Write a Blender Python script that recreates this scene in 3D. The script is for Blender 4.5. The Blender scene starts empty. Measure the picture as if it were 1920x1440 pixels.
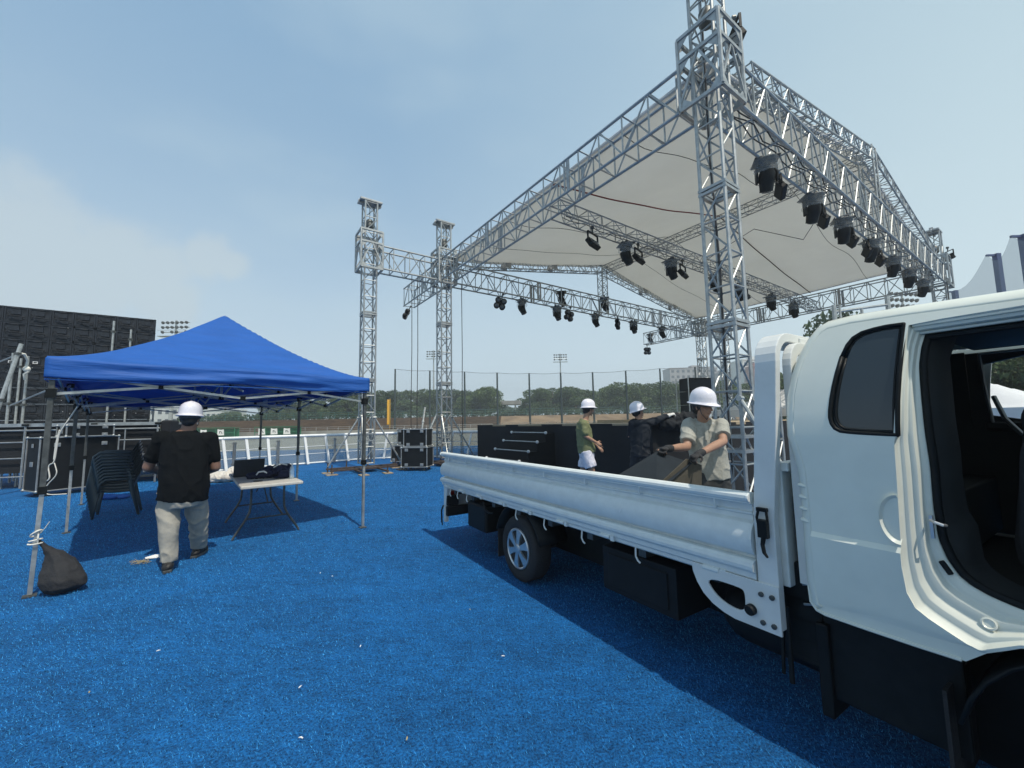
import bpy, bmesh, math, random
import numpy as np
from mathutils import Vector, Matrix, noise, Euler
R = math.radians
random.seed(7); rng = np.random.default_rng(5)
S = bpy.context.scene; COL = S.collection
# ---------------------------------------------------------------- camera
FPX, PIT, ROL, EYE = 757.72, R(5.442), R(-1.08), 1.5
Fv = Vector((0, math.cos(PIT), math.sin(PIT))); U0 = Vector((0, -math.sin(PIT), math.cos(PIT))); R0 = Vector((1, 0, 0))
Rv = math.cos(ROL)*R0 + math.sin(ROL)*U0; Uv = -math.sin(ROL)*R0 + math.cos(ROL)*U0
cam = bpy.data.cameras.new('camera'); co = bpy.data.objects.new('camera', cam); COL.objects.link(co)
cam.sensor_width = 36; cam.lens = 36*FPX/1920; cam.clip_start = .05; cam.clip_end = 3000
mw = Matrix.Identity(4)
for i in range(3): mw[i][0], mw[i][1], mw[i][2] = Rv[i], Uv[i], -Fv[i]
mw[2][3] = EYE; co.matrix_world = mw; S.camera = co
def ray(x, y): return Fv + (x-960)/FPX*Rv - (y-720)/FPX*Uv
def at(x, y, dep): d = ray(x, y); return d*(dep/d.y) + Vector((0, 0, EYE))     # point at a given distance north
def gr(x, y, z=0.): d = ray(x, y); return d*((z-EYE)/d.z) + Vector((0, 0, EYE))  # point on a level surface
# ---------------------------------------------------------------- sky, sun, exposure
SUND = Vector((.598, -.834, 1.8)).normalized(); EL = math.asin(SUND.z); AZ = math.atan2(SUND.x, SUND.y)
w = bpy.data.worlds.new('World'); S.world = w; w.use_nodes = True; nt = w.node_tree; N = nt.nodes; L = nt.links
bg = N['Background']; bg.inputs[1].default_value = .1
sky = N.new('ShaderNodeTexSky'); sky.sky_type = 'NISHITA'; sky.sun_disc = False; sky.sun_elevation = EL; sky.sun_rotation = AZ
sky.air_density = 1.0; sky.dust_density = 2.2; sky.ozone_density = 1.2; sky.altitude = 20
tc = N.new('ShaderNodeTexCoord'); sep = N.new('ShaderNodeSeparateXYZ'); L.new(tc.outputs['Generated'], sep.inputs[0])
def mth(op, a, b=None, c=None, clamp=False):
    n = N.new('ShaderNodeMath'); n.operation = op; n.use_clamp = clamp
    for i, q in enumerate((a, b, c)):
        if q is None: continue
        if isinstance(q, (int, float)): n.inputs[i].default_value = q
        else: L.new(q, n.inputs[i])
    return n.outputs[0]
def mixc(f, a, b):
    n = N.new('ShaderNodeMix'); n.data_type = 'RGBA'; L.new(f, n.inputs[0])
    for i, q in ((6, a), (7, b)):
        if isinstance(q, tuple): n.inputs[i].default_value = (*q, 1)
        else: L.new(q, n.inputs[i])
    return n.outputs[2]
zc = mth('MAXIMUM', sep.outputs[2], 0.)
hz = mth('POWER', 2.718, mth('MULTIPLY', zc, -3.0))
side = mth('MULTIPLY_ADD', sep.outputs[0], .75, .18, True)            # haze thicker towards the sun's side
c0 = mixc(mth('ADD', .85, 0.), sky.outputs[0], (1.25, 2.65, 4.3))
c1 = mixc(mth('MULTIPLY', hz, .95), mixc(mth('MULTIPLY', side, .9), c0, (4.25, 5.35, 5.5)), (6.4, 7.5, 7.9))
nz = N.new('ShaderNodeTexNoise'); nz.inputs['Scale'].default_value = 5.5; nz.inputs['Detail'].default_value = 7; nz.inputs['Roughness'].default_value = .55
L.new(tc.outputs['Generated'], nz.inputs[0])
dmin = None
for px, py, rr in ((20, 470, .16), (110, 480, .15), (215, 470, .12), (300, 500, .085), (385, 487, .062), (425, 500, .042), (320, 560, .08)):
    d = ray(px, py).normalized(); vm = N.new('ShaderNodeVectorMath'); vm.operation = 'DISTANCE'
    L.new(tc.outputs['Generated'], vm.inputs[0]); vm.inputs[1].default_value = d
    q = mth('DIVIDE', vm.outputs['Value'], rr); dmin = q if dmin is None else mth('MINIMUM', dmin, q)
pert = mth('MULTIPLY_ADD', nz.outputs[0], 2.3, -1.12)
mr = N.new('ShaderNodeMapRange'); mr.interpolation_type = 'SMOOTHSTEP'
L.new(mth('ADD', dmin, pert), mr.inputs[0]); mr.inputs[1].default_value = 1.0; mr.inputs[2].default_value = .50; mr.inputs[3].default_value = 0; mr.inputs[4].default_value = .55
c2 = mixc(mr.outputs[0], c1, (4.5, 5.1, 5.3))
nz2 = N.new('ShaderNodeTexNoise'); nz2.inputs['Scale'].default_value = 1.7; nz2.inputs['Detail'].default_value = 4
mp = N.new('ShaderNodeMapping'); mp.inputs['Scale'].default_value = (1, 1, 2.6); L.new(tc.outputs['Generated'], mp.inputs[0]); L.new(mp.outputs[0], nz2.inputs[0])
mr2 = N.new('ShaderNodeMapRange'); mr2.interpolation_type = 'SMOOTHSTEP'; L.new(nz2.outputs[0], mr2.inputs[0]); mr2.inputs[1].default_value = .45; mr2.inputs[2].default_value = .75; mr2.inputs[4].default_value = .28
L.new(mixc(mr2.outputs[0], c2, (4.5, 5.5, 5.8)), bg.inputs[0])
sl = bpy.data.lights.new('sun', 'SUN'); sl.energy = 2.9; sl.angle = R(.55); sl.color = (1, .93, .82)
so = bpy.data.objects.new('sun', sl); COL.objects.link(so); so.rotation_euler = SUND.to_track_quat('Z', 'Y').to_euler(); so.location = (5, -6, 30)
S.view_settings.view_transform = 'Standard'; S.view_settings.look = 'None'; S.view_settings.exposure = .45; S.view_settings.gamma = 1
S.render.engine = 'CYCLES'; S.render.resolution_x = 1024; S.render.resolution_y = 768
# ---------------------------------------------------------------- helpers
def mat(name, col, rough=.5, metal=0., var=.0, vs=6., bump=0., bs=60., spec=.5, alpha=1., trans=0., coat=0., dirt=None, stretch=None, col2=None):
    m = bpy.data.materials.new(name); m.use_nodes = True; t = m.node_tree; n = t.nodes; l = t.links; b = n['Principled BSDF']
    b.inputs['Base Color'].default_value = (*col, 1); b.inputs['Roughness'].default_value = rough; b.inputs['Metallic'].default_value = metal
    b.inputs['Specular IOR Level'].default_value = spec; b.inputs['Alpha'].default_value = alpha; b.inputs['Coat Weight'].default_value = coat
    b.inputs['Coat Roughness'].default_value = .08
    tcn = n.new('ShaderNodeTexCoord'); mpn = n.new('ShaderNodeMapping'); l.new(tcn.outputs['Object'], mpn.inputs[0])
    if stretch: mpn.inputs['Scale'].default_value = stretch
    if var or col2:
        a = n.new('ShaderNodeTexNoise'); a.inputs['Scale'].default_value = vs; a.inputs['Detail'].default_value = 6; a.inputs['Roughness'].default_value = .62
        l.new(mpn.outputs[0], a.inputs[0]); x = n.new('ShaderNodeMix'); x.data_type = 'RGBA'; r = n.new('ShaderNodeMapRange'); l.new(a.outputs[0], r.inputs[0])
        r.inputs[1].default_value = .36; r.inputs[2].default_value = .64; l.new(r.outputs[0], x.inputs[0])
        lo = tuple(c*(1-var) for c in col); hi = col2 if col2 else tuple(min(1, c*(1+var*.7)) for c in col)
        x.inputs[6].default_value = (*lo, 1); x.inputs[7].default_value = (*hi, 1); l.new(x.outputs[2], b.inputs['Base Color'])
        r2 = n.new('ShaderNodeMapRange'); l.new(a.outputs[0], r2.inputs[0]); r2.inputs[3].default_value = max(.02, rough-.08); r2.inputs[4].default_value = min(1, rough+.1); l.new(r2.outputs[0], b.inputs['Roughness'])
    if bump:
        a = n.new('ShaderNodeTexNoise'); a.inputs['Scale'].default_value = bs; a.inputs['Detail'].default_value = 5; l.new(mpn.outputs[0], a.inputs[0])
        bp = n.new('ShaderNodeBump'); bp.inputs['Strength'].default_value = bump; bp.inputs['Distance'].default_value = .02; l.new(a.outputs[0], bp.inputs['Height']); l.new(bp.outputs[0], b.inputs['Normal'])
    if trans:
        tr = n.new('ShaderNodeBsdfTranslucent'); tr.inputs[0].default_value = (*[min(1, c*1.15) for c in col], 1); mx = n.new('ShaderNodeMixShader'); mx.inputs[0].default_value = trans
        l.new(b.outputs[0], mx.inputs[1]); l.new(tr.outputs[0], mx.inputs[2]); l.new(mx.outputs[0], n['Material Output'].inputs[0])
    return m
def clearmat(name, col, opac, rough=.1):
    m = bpy.data.materials.new(name); m.use_nodes = True; t = m.node_tree; n = t.nodes; l = t.links; b = n['Principled BSDF']
    b.inputs['Base Color'].default_value = (*col, 1); b.inputs['Roughness'].default_value = rough
    tp = n.new('ShaderNodeBsdfTransparent'); mx = n.new('ShaderNodeMixShader'); mx.inputs[0].default_value = opac
    l.new(tp.outputs[0], mx.inputs[1]); l.new(b.outputs[0], mx.inputs[2]); l.new(mx.outputs[0], n['Material Output'].inputs[0]); return m
M = dict(
 alu=mat('aluminium', (.40, .415, .41), .50, .75, .18, 9), alud=mat('worn_aluminium', (.34, .35, .35), .45, .7, .2, 7),
 steel=mat('steel_tube', (.46, .47, .45), .42, .7, .2, 12), dsteel=mat('dark_steel', (.10, .105, .10), .45, .5, .3, 14), rust=mat('rusty_steel', (.075, .055, .047), .8, .2, .4, 14),
 black=mat('black_plastic', (.007, .009, .010), .5, 0, .3, 12, spec=.2), flat=mat('black_drape', (.0085, .0105, .014), .95, 0, .3, 1.3, .25, 6), bped=mat('matt_black_steel', (.006, .008, .010), .6, .0, .3, 8, spec=.25),
 panel=mat('screen_cabinet_black', (.013, .018, .026), .6, .0, .45, 9, spec=.3), paint=mat('white_truck_paint', (.72, .735, .64), .30, 0, .07, 2.5, coat=.45), galv=mat('pale_grey_bed_paint', (.68, .71, .68), .40, 0, .05, 14, coat=.2),
 postp=mat('pale_grey_frame_paint', (.66, .67, .64), .4, 0, .07, 5), rubber=mat('tyre_rubber', (.018, .018, .019), .8, 0, .2, 20, .3, 80), hub=mat('silver_wheel_cover', (.55, .57, .58), .3, .8, .08, 20),
 glass=mat('dark_tinted_glass', (.026, .036, .042), .08, 0, spec=.6), seat=mat('grey_seat_fabric', (.04, .04, .042), .9, 0, .15, 30, .3, 200), trim=mat('dark_cab_trim', (.018, .021, .022), .7, 0, .2, 8),
 blue=mat('blue_tent_cloth', (.022, .125, .46), .6, 0, .08, 3, 1.0, 2.6, trans=.22, stretch=(.7, .7, 5), spec=.35), white=mat('white_cloth', (.75, .75, .74), .7, 0, .06, 4, trans=.2), memb=mat('stage_roof_membrane', (.70, .69, .645), .7, 0, .09, .5, .15, 1.2, trans=.50),
 helmet=mat('white_hard_hat', (.74, .72, .77), .3, 0, .04, 20, coat=.3), skin=mat('skin', (.36, .205, .135), .55, 0, .1, 30), skind=mat('tanned_skin', (.25, .135, .09), .55, 0, .1, 30), hair=mat('black_hair', (.012, .011, .011), .6, 0, .3, 60),
 tblack=mat('black_tshirt', (.0045, .006, .0075), .9, 0, .2, 9, .25, 26, spec=.15), pgrey=mat('grey_sweatpants', (.32, .305, .265), .9, 0, .07, 14, .35, 24), olive=mat('olive_tshirt', (.16, .175, .085), .85, 0, .1, 12, .3, 22),
 shorts=mat('white_shorts', (.62, .62, .70), .8, 0, .06, 12, .3, 22), charc=mat('charcoal_shirt', (.022, .026, .033), .9, 0, .15, 12, .3, 22, spec=.2), navy=mat('dark_trousers', (.020, .022, .028), .85, 0, .2, 12, .3, 22),
 polo=mat('grey_polo', (.35, .345, .30), .85, 0, .10, 45, .3, 26), cargo=mat('dark_grey_trousers', (.035, .037, .036), .8, 0, .2, 12, .3, 22), glove=mat('black_glove', (.02, .02, .022), .8, 0, .3, 40), wglove=mat('white_glove', (.65, .64, .6), .8, 0, .1, 40),
 shoe=mat('black_shoe', (.017, .016, .016), .6, 0, .4, 25), plastic=mat('pale_grey_table_plastic', (.52, .50, .45), .5, 0, .06, 20), chair=mat('dark_chair_plastic', (.045, .066, .074), .42, 0, .1, 20),
 rope=mat('white_rope', (.72, .70, .62), .8, 0, .1, 60), wood=mat('plywood', (.36, .28, .18), .75, 0, .15, 12), boardd=mat('dark_faced_board', (.020, .026, .032), .8, 0, .2, 5, spec=.15), boardt=mat('tan_faced_board', (.075, .068, .053), .8, 0, .15, 6, spec=.15),
 red=mat('red_webbing', (.22, .035, .03), .8, 0, .1, 20), rbrown=mat('brown_webbing', (.09, .045, .04), .8, 0, .1, 20), cable=mat('black_cable', (.03, .03, .032), .7), eye=mat('eye', (.02, .015, .012), .2), lip=mat('lip', (.22, .085, .07), .5),
 yellow=mat('yellow_paint', (.80, .42, .03), .5, 0, .08, 8), pipe=mat('white_pipe', (.84, .85, .84), .4, 0, .05, 8), conc=mat('concrete', (.26, .255, .235), .9, 0, .2, .7), blu=mat('blue_pole_paint', (.03, .05, .14), .5, 0, .1, 3),
 dkpole=mat('dark_green_pole', (.025, .04, .042), .6), green=mat('green_bench_paint', (.02, .19, .09), .5, 0, .2, 3), hedge=mat('hedge', (.025, .06, .03), .9, 0, .4, 1.5), teal=mat('teal_fence', (.03, .12, .11), .6),
 bark=mat('bark', (.09, .07, .05), .9, 0, .3, 6), ink=mat('dark_print', (.04, .05, .06), .7), dblue=mat('navy_fabric', (.010, .014, .045), .85, 0, .2, 20, .3, 60), laptop=mat('dark_laptop_shell', (.05, .055, .065), .4, .3, .1, 30),
 lens=mat('lamp_lens', (.10, .11, .12), .12, .6), bldg=mat('grey_tower_block_render', (.36, .34, .33), .85, 0, .1, .1), bwin=mat('building_window', (.05, .06, .07), .25), brick=mat('red_brick_block', (.36, .16, .12), .85, 0, .15, .2),
 bwhite=mat('white_render', (.62, .62, .60), .8, 0, .08, .2), sack=mat('white_woven_sack', (.62, .58, .52), .8, 0, .15, 18, .4, 30), straw=mat('dry_straw', (.42, .34, .18), .9), paper=mat('white_paper', (.78, .78, .76), .8))
M['rain'] = clearmat('clear_rain_cover', (.62, .66, .66), .20, .06); M['net'] = clearmat('fine_net', (.24, .28, .31), .08, .8); M['bnet'] = clearmat('blue_grey_net', (.22, .27, .33), .42, .8)
M['clearp'] = clearmat('clear_rink_panel', (.30, .35, .36), .42, .15); M['bottle'] = clearmat('clear_bottle', (.7, .8, .85), .35, .05)
class MB:
    def __init__(s): s.v = []; s.f = []
    def add(s, vs, fs): o = len(s.v); s.v += [tuple(x) for x in vs]; s.f += [tuple(i+o for i in f) for f in fs]; return s
    def box(s, c, d, rot=None):
        c = Vector(c); m = Euler(rot).to_matrix() if isinstance(rot, (tuple, list)) else rot
        vs = []
        for x in (-.5, .5):
            for y in (-.5, .5):
                for z in (-.5, .5):
                    q = Vector((x*d[0], y*d[1], z*d[2])); q = m @ q if m else q; vs.append(c+q)
        return s.add(vs, [(0, 1, 3, 2), (4, 6, 7, 5), (0, 4, 5, 1), (2, 3, 7, 6), (0, 2, 6, 4), (1, 5, 7, 3)])
    def bar(s, p, q, wd, ht, up=(0, 0, 1)):
        p = Vector(p); q = Vector(q); d = q-p; x = d.normalized(); y = Vector(up).cross(x)
        if y.length < 1e-4: y = Vector((1, 0, 0)).cross(x)
        y.normalize(); z = x.cross(y); m = Matrix((x, y, z)).transposed(); return s.box((p+q)/2, (d.length, wd, ht), m)
    def ring(s, c, a, b, ra, rb, n):
        return [Vector(c)+a*(ra*math.cos(2*math.pi*i/n))+b*(rb*math.sin(2*math.pi*i/n)) for i in range(n)]
    def loft(s, rings, caps=True):
        n = len(rings[0]); vs = [p for r in rings for p in r]; fs = []
        for k in range(len(rings)-1):
            for i in range(n): j = (i+1) % n; fs.append((k*n+i, k*n+j, (k+1)*n+j, (k+1)*n+i))
        if caps: fs.append(tuple(range(n-1, -1, -1))); fs.append(tuple((len(rings)-1)*n+i for i in range(n)))
        return s.add(vs, fs)
    def tube(s, p, q, r, n=6, r2=None, caps=True):
        p = Vector(p); q = Vector(q); d = (q-p)
        if d.length < 1e-6: return s
        d.normalize(); a = d.orthogonal().normalized(); b = d.cross(a); r2 = r if r2 is None else r2
        return s.loft([s.ring(p, a, b, r, r, n), s.ring(q, a, b, r2, r2, n)], caps)
    def path(s, pts, r, n=6, closed=False):
        pts = [Vector(p) for p in pts]; k = len(pts); rings = []; a = None
        for i in range(k):
            d = (pts[min(i+1, k-1)]-pts[max(i-1, 0)]).normalized()
            a = (a - d*a.dot(d)) if a is not None else d.orthogonal()
            if a.length < 1e-5: a = d.orthogonal()
            a.normalize(); b = d.cross(a); rr = r[i] if isinstance(r, (list, tuple)) else r
            rings.append(s.ring(pts[i], a, b, rr, rr, n))
        return s.loft(rings)
    def lathe(s, prof, n, c=(0, 0, 0), ax=(0, 0, 1), caps=True):
        c = Vector(c); z = Vector(ax).normalized(); a = z.orthogonal().normalized(); b = z.cross(a); vs = []; fs = []
        for r, h in prof: vs += [c+z*h+a*(r*math.cos(2*math.pi*i/n))+b*(r*math.sin(2*math.pi*i/n)) for i in range(n)]
        for k in range(len(prof)-1):
            for i in range(n): j = (i+1) % n; fs.append((k*n+i, k*n+j, (k+1)*n+j, (k+1)*n+i))
        if caps: fs.append(tuple(range(n-1, -1, -1))); fs.append(tuple((len(prof)-1)*n+i for i in range(n)))
        return s.add(vs, fs)
    def cap(s, p, q, r1, r2, n=10, flat=1., side=None):          # tapered capsule, optionally flattened across 'side'
        p = Vector(p); q = Vector(q); d = q-p; ln = d.length
        d = d.normalized() if ln > 1e-6 else Vector((0, 0, 1)); a = Vector(side) if side is not None else d.orthogonal()
        a = (a-d*a.dot(d)).normalized(); b = d.cross(a); rings = []
        for t in (-80, -50, -20, 0): rings.append(s.ring(p+d*(r1*math.sin(R(t))), a, b, r1*math.cos(R(t)), r1*math.cos(R(t))*flat, n))
        for t in (0, 20, 50, 80): rings.append(s.ring(q+d*(r2*math.sin(R(t))), a, b, r2*math.cos(R(t)), r2*math.cos(R(t))*flat, n))
        return s.loft(rings)
    def ell(s, c, rad, m=None, n=14):
        c = Vector(c); rings = []
        for k in range(1, 9):
            t = math.pi*k/9; z = -math.cos(t); q = math.sin(t)
            rr = [Vector((rad[0]*q*math.cos(2*math.pi*i/n), rad[1]*q*math.sin(2*math.pi*i/n), rad[2]*z)) for i in range(n)]
            rings.append([c+(m @ v if m else v) for v in rr])
        return s.loft(rings)
    def mesh(s, name, m, smooth=False):
        me = bpy.data.meshes.new(name); me.from_pydata(s.v, [], s.f); me.materials.append(m); me.validate()
        bm = bmesh.new(); bm.from_mesh(me); bmesh.ops.recalc_face_normals(bm, faces=bm.faces); bm.to_mesh(me); bm.free()
        if smooth: me.polygons.foreach_set('use_smooth', [True]*len(me.polygons))
        return me
    def build(s, name, m, parent=None, smooth=False, bevel=0., seg=2, auto=False, org=None):
        if org is not None: s.v = [tuple(Vector(v)-Vector(org)) for v in s.v]
        me = s.mesh(name, M[m] if isinstance(m, str) else m, smooth or auto); o = bpy.data.objects.new(name, me); COL.objects.link(o)
        if parent is not None: o.parent = parent
        if org is not None: o.location = org
        if bevel:
            b = o.modifiers.new('bevel', 'BEVEL'); b.width = bevel; b.segments = seg; b.limit_method = 'ANGLE'; b.angle_limit = R(35); b.harden_normals = False
        if auto: sharp(me, 35)
        return o
def sharp(me, ang):
    bm = bmesh.new(); bm.from_mesh(me)
    for e in bm.edges:
        if len(e.link_faces) == 2 and e.calc_face_angle(0) > R(ang): e.smooth = False
    bm.to_mesh(me); bm.free()
def tag(o, label=None, cat=None, group=None, kind=None):
    if label: o['label'] = label
    if cat: o['category'] = cat
    if group: o['group'] = group
    if kind: o['kind'] = kind
    return o
def thing(name, label, cat, loc=(0, 0, 0), rz=0., group=None):
    o = bpy.data.objects.new(name, None); COL.objects.link(o); o.location = loc; o.rotation_euler = (0, 0, rz); o.empty_display_size = .2
    return tag(o, label, cat, group)
KIDS = {}
def kids(o): return [c for c in COL.objects if c.parent == o]
def dup(o, loc=None, rz=None, label=None, scale=None, parent=None):
    c = o.copy(); COL.objects.link(c); c.parent = parent
    if loc is not None: c.location = loc
    if rz is not None: c.rotation_euler = (0, 0, rz)
    if scale: c.scale = scale
    if label: c['label'] = label
    for k in kids(o): dup(k, parent=c)
    return c
def plate(outline, holes=(), n_sub=0):
    """2-D polygon with holes -> list of verts/faces (triangulated) using a filled curve"""
    cu = bpy.data.curves.new('plate', 'CURVE'); cu.dimensions = '2D'; cu.fill_mode = 'BOTH'
    for pl in [outline]+list(holes):
        sp = cu.splines.new('POLY'); sp.points.add(len(pl)-1); sp.use_cyclic_u = True
        for i, (x, y) in enumerate(pl): sp.points[i].co = (x, y, 0, 1)
    ob = bpy.data.objects.new('plate', cu); COL.objects.link(ob); dg = bpy.context.evaluated_depsgraph_get(); dg.update()
    me = bpy.data.meshes.new_from_object(ob.evaluated_get(dg)); bpy.data.objects.remove(ob); bpy.data.curves.remove(cu); return me
def smoothpoly(pts, it=2, closed=True):
    pts = [Vector((*p,)) for p in pts]
    for _ in range(it):
        q = []; k = len(pts); rng_ = range(k) if closed else range(k-1)
        if not closed: q.append(pts[0])
        for i in rng_: a, b = pts[i], pts[(i+1) % k]; q += [a*.75+b*.25, a*.25+b*.75]
        if not closed: q.append(pts[-1])
        pts = q
    return [tuple(p) for p in pts]
def slab(name, outline, holes, m, parent, y0, th, fn=None, cuts=0, bevel=0., smooth=False, zx=()):
    """plate in the X-Z plane at depth y0, thickness th towards +Y; fn(x,z)->extra y"""
    me = plate(outline, holes); bm = bmesh.new(); bm.from_mesh(me)
    bmesh.ops.remove_doubles(bm, verts=bm.verts, dist=1e-5)
    if cuts:
        zs = [v.co.y for v in bm.verts]; a, b = min(zs), max(zs)
        for i in range(1, cuts): bmesh.ops.bisect_plane(bm, geom=bm.verts[:]+bm.edges[:]+bm.faces[:], plane_co=(0, a+(b-a)*i/cuts, 0), plane_no=(0, 1, 0))
        for zq in zx: bmesh.ops.bisect_plane(bm, geom=bm.verts[:]+bm.edges[:]+bm.faces[:], plane_co=(0, zq, 0), plane_no=(0, 1, 0))
        xs = [v.co.x for v in bm.verts]; a, b = min(xs), max(xs)
        for i in range(1, cuts): bmesh.ops.bisect_plane(bm, geom=bm.verts[:]+bm.edges[:]+bm.faces[:], plane_co=(a+(b-a)*i/cuts, 0, 0), plane_no=(1, 0, 0))
    for v in bm.verts: x, z = v.co.x, v.co.y; v.co = Vector((x, y0+(fn(x, z) if fn else 0), z))
    if th:
        r = bmesh.ops.extrude_face_region(bm, geom=bm.faces[:])
        for v in r['geom']:
            if isinstance(v, bmesh.types.BMVert): v.co.y += th
    bmesh.ops.recalc_face_normals(bm, faces=bm.faces); bm.to_mesh(me); bm.free(); me.name = name; me.materials.clear(); me.materials.append(M[m])
    o = bpy.data.objects.new(name, me); COL.objects.link(o); o.parent = parent
    if smooth: me.polygons.foreach_set('use_smooth', [True]*len(me.polygons)); sharp(me, 30)
    if bevel: b = o.modifiers.new('bevel', 'BEVEL'); b.width = bevel; b.segments = 2; b.limit_method = 'ANGLE'; b.angle_limit = R(40)
    return o
def blob(name, mb, m, parent, org, voxel=.01, sm=6, disp=0., ds=5.):
    """union of closed shapes -> one continuous skin"""
    me = bpy.data.meshes.new(name); me.from_pydata([tuple(Vector(v)-Vector(org)) for v in mb.v], [], mb.f)
    bm = bmesh.new(); bm.from_mesh(me); bmesh.ops.recalc_face_normals(bm, faces=bm.faces); bm.to_mesh(me); bm.free()
    o = bpy.data.objects.new(name, me); COL.objects.link(o)
    r = o.modifiers.new('r', 'REMESH'); r.mode = 'VOXEL'; r.voxel_size = voxel
    s_ = o.modifiers.new('s', 'SMOOTH'); s_.factor = .6; s_.iterations = sm
    dg = bpy.context.evaluated_depsgraph_get(); dg.update(); m2 = bpy.data.meshes.new_from_object(o.evaluated_get(dg)); o.modifiers.clear(); o.data = m2; bpy.data.meshes.remove(me); m2.name = name
    m2.materials.clear(); m2.materials.append(M[m] if isinstance(m, str) else m)
    if disp:
        for v in m2.vertices:
            c = v.co; q = noise.noise(Vector((c.x*ds, c.y*ds, c.z*ds*.6+ds)))+.5*noise.noise(Vector((c.x*ds*2.3+c.z*ds*2, c.y*ds*2.3, c.z*ds*1.1)))
            rg = 1-abs(noise.noise(Vector((c.x*ds*1.5+c.z*ds*.8, c.y*ds*1.5, c.z*ds*1.2-3)))*2); v.co = c + v.normal*(disp*(q*.6+(max(0, rg)**3)*.8-.3))
    m2.polygons.foreach_set('use_smooth', [True]*len(m2.polygons)); o.parent = parent; return o
def struct(name, mb, m, smooth=False): o = mb.build(name, m, None, smooth); o['kind'] = 'structure'; return o
# ================================================================ SETTING
def turfmat():
    m = bpy.data.materials.new('blue_turf'); m.use_nodes = True; t = m.node_tree; n = t.nodes; l = t.links; b = n['Principled BSDF']; b.inputs['Roughness'].default_value = .85; b.inputs['Specular IOR Level'].default_value = .25
    tcn = n.new('ShaderNodeTexCoord'); rot = n.new('ShaderNodeMapping'); rot.inputs['Rotation'].default_value = (0, 0, R(35)); rot.inputs['Scale'].default_value = (1, 2.2, 1); l.new(tcn.outputs['Object'], rot.inputs[0])
    def nz(sc, det, vec): a = n.new('ShaderNodeTexNoise'); a.inputs['Scale'].default_value = sc; a.inputs['Detail'].default_value = det; a.inputs['Roughness'].default_value = .7; l.new(vec, a.inputs[0]); return a
    a = nz(75, 4, tcn.outputs['Object']); c = nz(1.1, 4, rot.outputs[0]); e = nz(9, 4, rot.outputs[0])
    r1 = n.new('ShaderNodeMapRange'); l.new(a.outputs[0], r1.inputs[0]); r1.inputs[1].default_value = .34; r1.inputs[2].default_value = .68
    x = n.new('ShaderNodeMix'); x.data_type = 'RGBA'; l.new(r1.outputs[0], x.inputs[0]); x.inputs[6].default_value = (.001, .034, .115, 1); x.inputs[7].default_value = (.013, .190, .53, 1)  # dark end of the noise paints the shaded gaps between blades
    def over(src, f, lo, hi, pr):
        rr = n.new('ShaderNodeMapRange'); l.new(f.outputs[0], rr.inputs[0]); rr.inputs[1].default_value = .3; rr.inputs[2].default_value = .7; rr.inputs[3].default_value = lo; rr.inputs[4].default_value = hi
        y = n.new('ShaderNodeMix'); y.data_type = 'RGBA'; y.blend_type = 'MULTIPLY'; y.inputs[0].default_value = 1; l.new(src, y.inputs[6]); cm = n.new('ShaderNodeCombineXYZ')
        for i in range(3): l.new(rr.outputs[0], cm.inputs[i])
        l.new(cm.outputs[0], y.inputs[7]); return y.outputs[2]
    o1 = over(x.outputs[2], c, .72, 1.18, 0); o2 = over(o1, e, .66, 1.30, 0); l.new(o2, b.inputs['Base Color'])
    bp = n.new('ShaderNodeBump'); bp.inputs['Strength'].default_value = .8; bp.inputs['Distance'].default_value = .02; l.new(a.outputs[0], bp.inputs['Height']); l.new(bp.outputs[0], b.inputs['Normal']); return m
M['turf'] = turfmat()
M['fiber'] = mat('turf_fibre', (.004, .095, .30), .7, 0, .90, 60, spec=.1, col2=(.075, .43, .92))  # light end of the noise paints blade highlights into the fibre colour
M['field'] = mat('field_dirt', (.30, .28, .20), .95, 0, .12, .25, .3, 4, col2=(.34, .33, .26)); M['bank'] = mat('dry_grass_bank', (.19, .125, .07), .95, 0, .3, .35, .4, 3, col2=(.25, .175, .10)); M['plat'] = mat('plateau_grass', (.10, .13, .05), .95, 0, .3, .2)
def sheet(name, pts, z, m): b = MB(); b.add([(x, y, z) for x, y in pts], [tuple(range(len(pts)))]); return struct(name, b, m)
sheet('field_ground', [(-690, -100), (690, -100), (690, 580), (-690, 580)], -.012, 'field')
sheet('turf_ground', [(-45, -14), (45, -14), (45, 27), (14, 30), (-5, 27), (-45, 24)], 0, 'turf')
tp = MB()
for i in range(9): tp.box((-40, 62+i*1.05+.5, (.75+i*.235)/2), (76, 1.05, .75+i*.235))
struct('terraces', tp, 'bank')
tr = MB()
for i in range(9): tr.box((-40, 61.94+i*1.05, .70+i*.235), (76, .12, .13))
struct('terrace_kerbs', tr, mat('terrace_kerb', (.13, .085, .05), .9, 0, .3, 1))
b = MB(); b.add([(-2, 62, .3), (90, 66, .3), (90, 76, 2.75), (-2, 71.5, 2.65)], [(0, 1, 2, 3)]); b.add([(-2, 62, 0), (-2, 71.5, 0), (-2, 71.5, 2.65), (-2, 62, .3)], [(0, 1, 2, 3)]); struct('grass_bank', b, 'bank')
b = MB(); b.add([(-300, 71.4, 2.63), (-2, 71.4, 2.63), (90, 75.9, 2.70), (90, 20, 2.2), (300, 20, 2.2), (680, 578, 2.7), (-680, 578, 2.7)], [(0, 1, 2, 3, 4, 5, 6)]); struct('plateau', b, 'plat')
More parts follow.
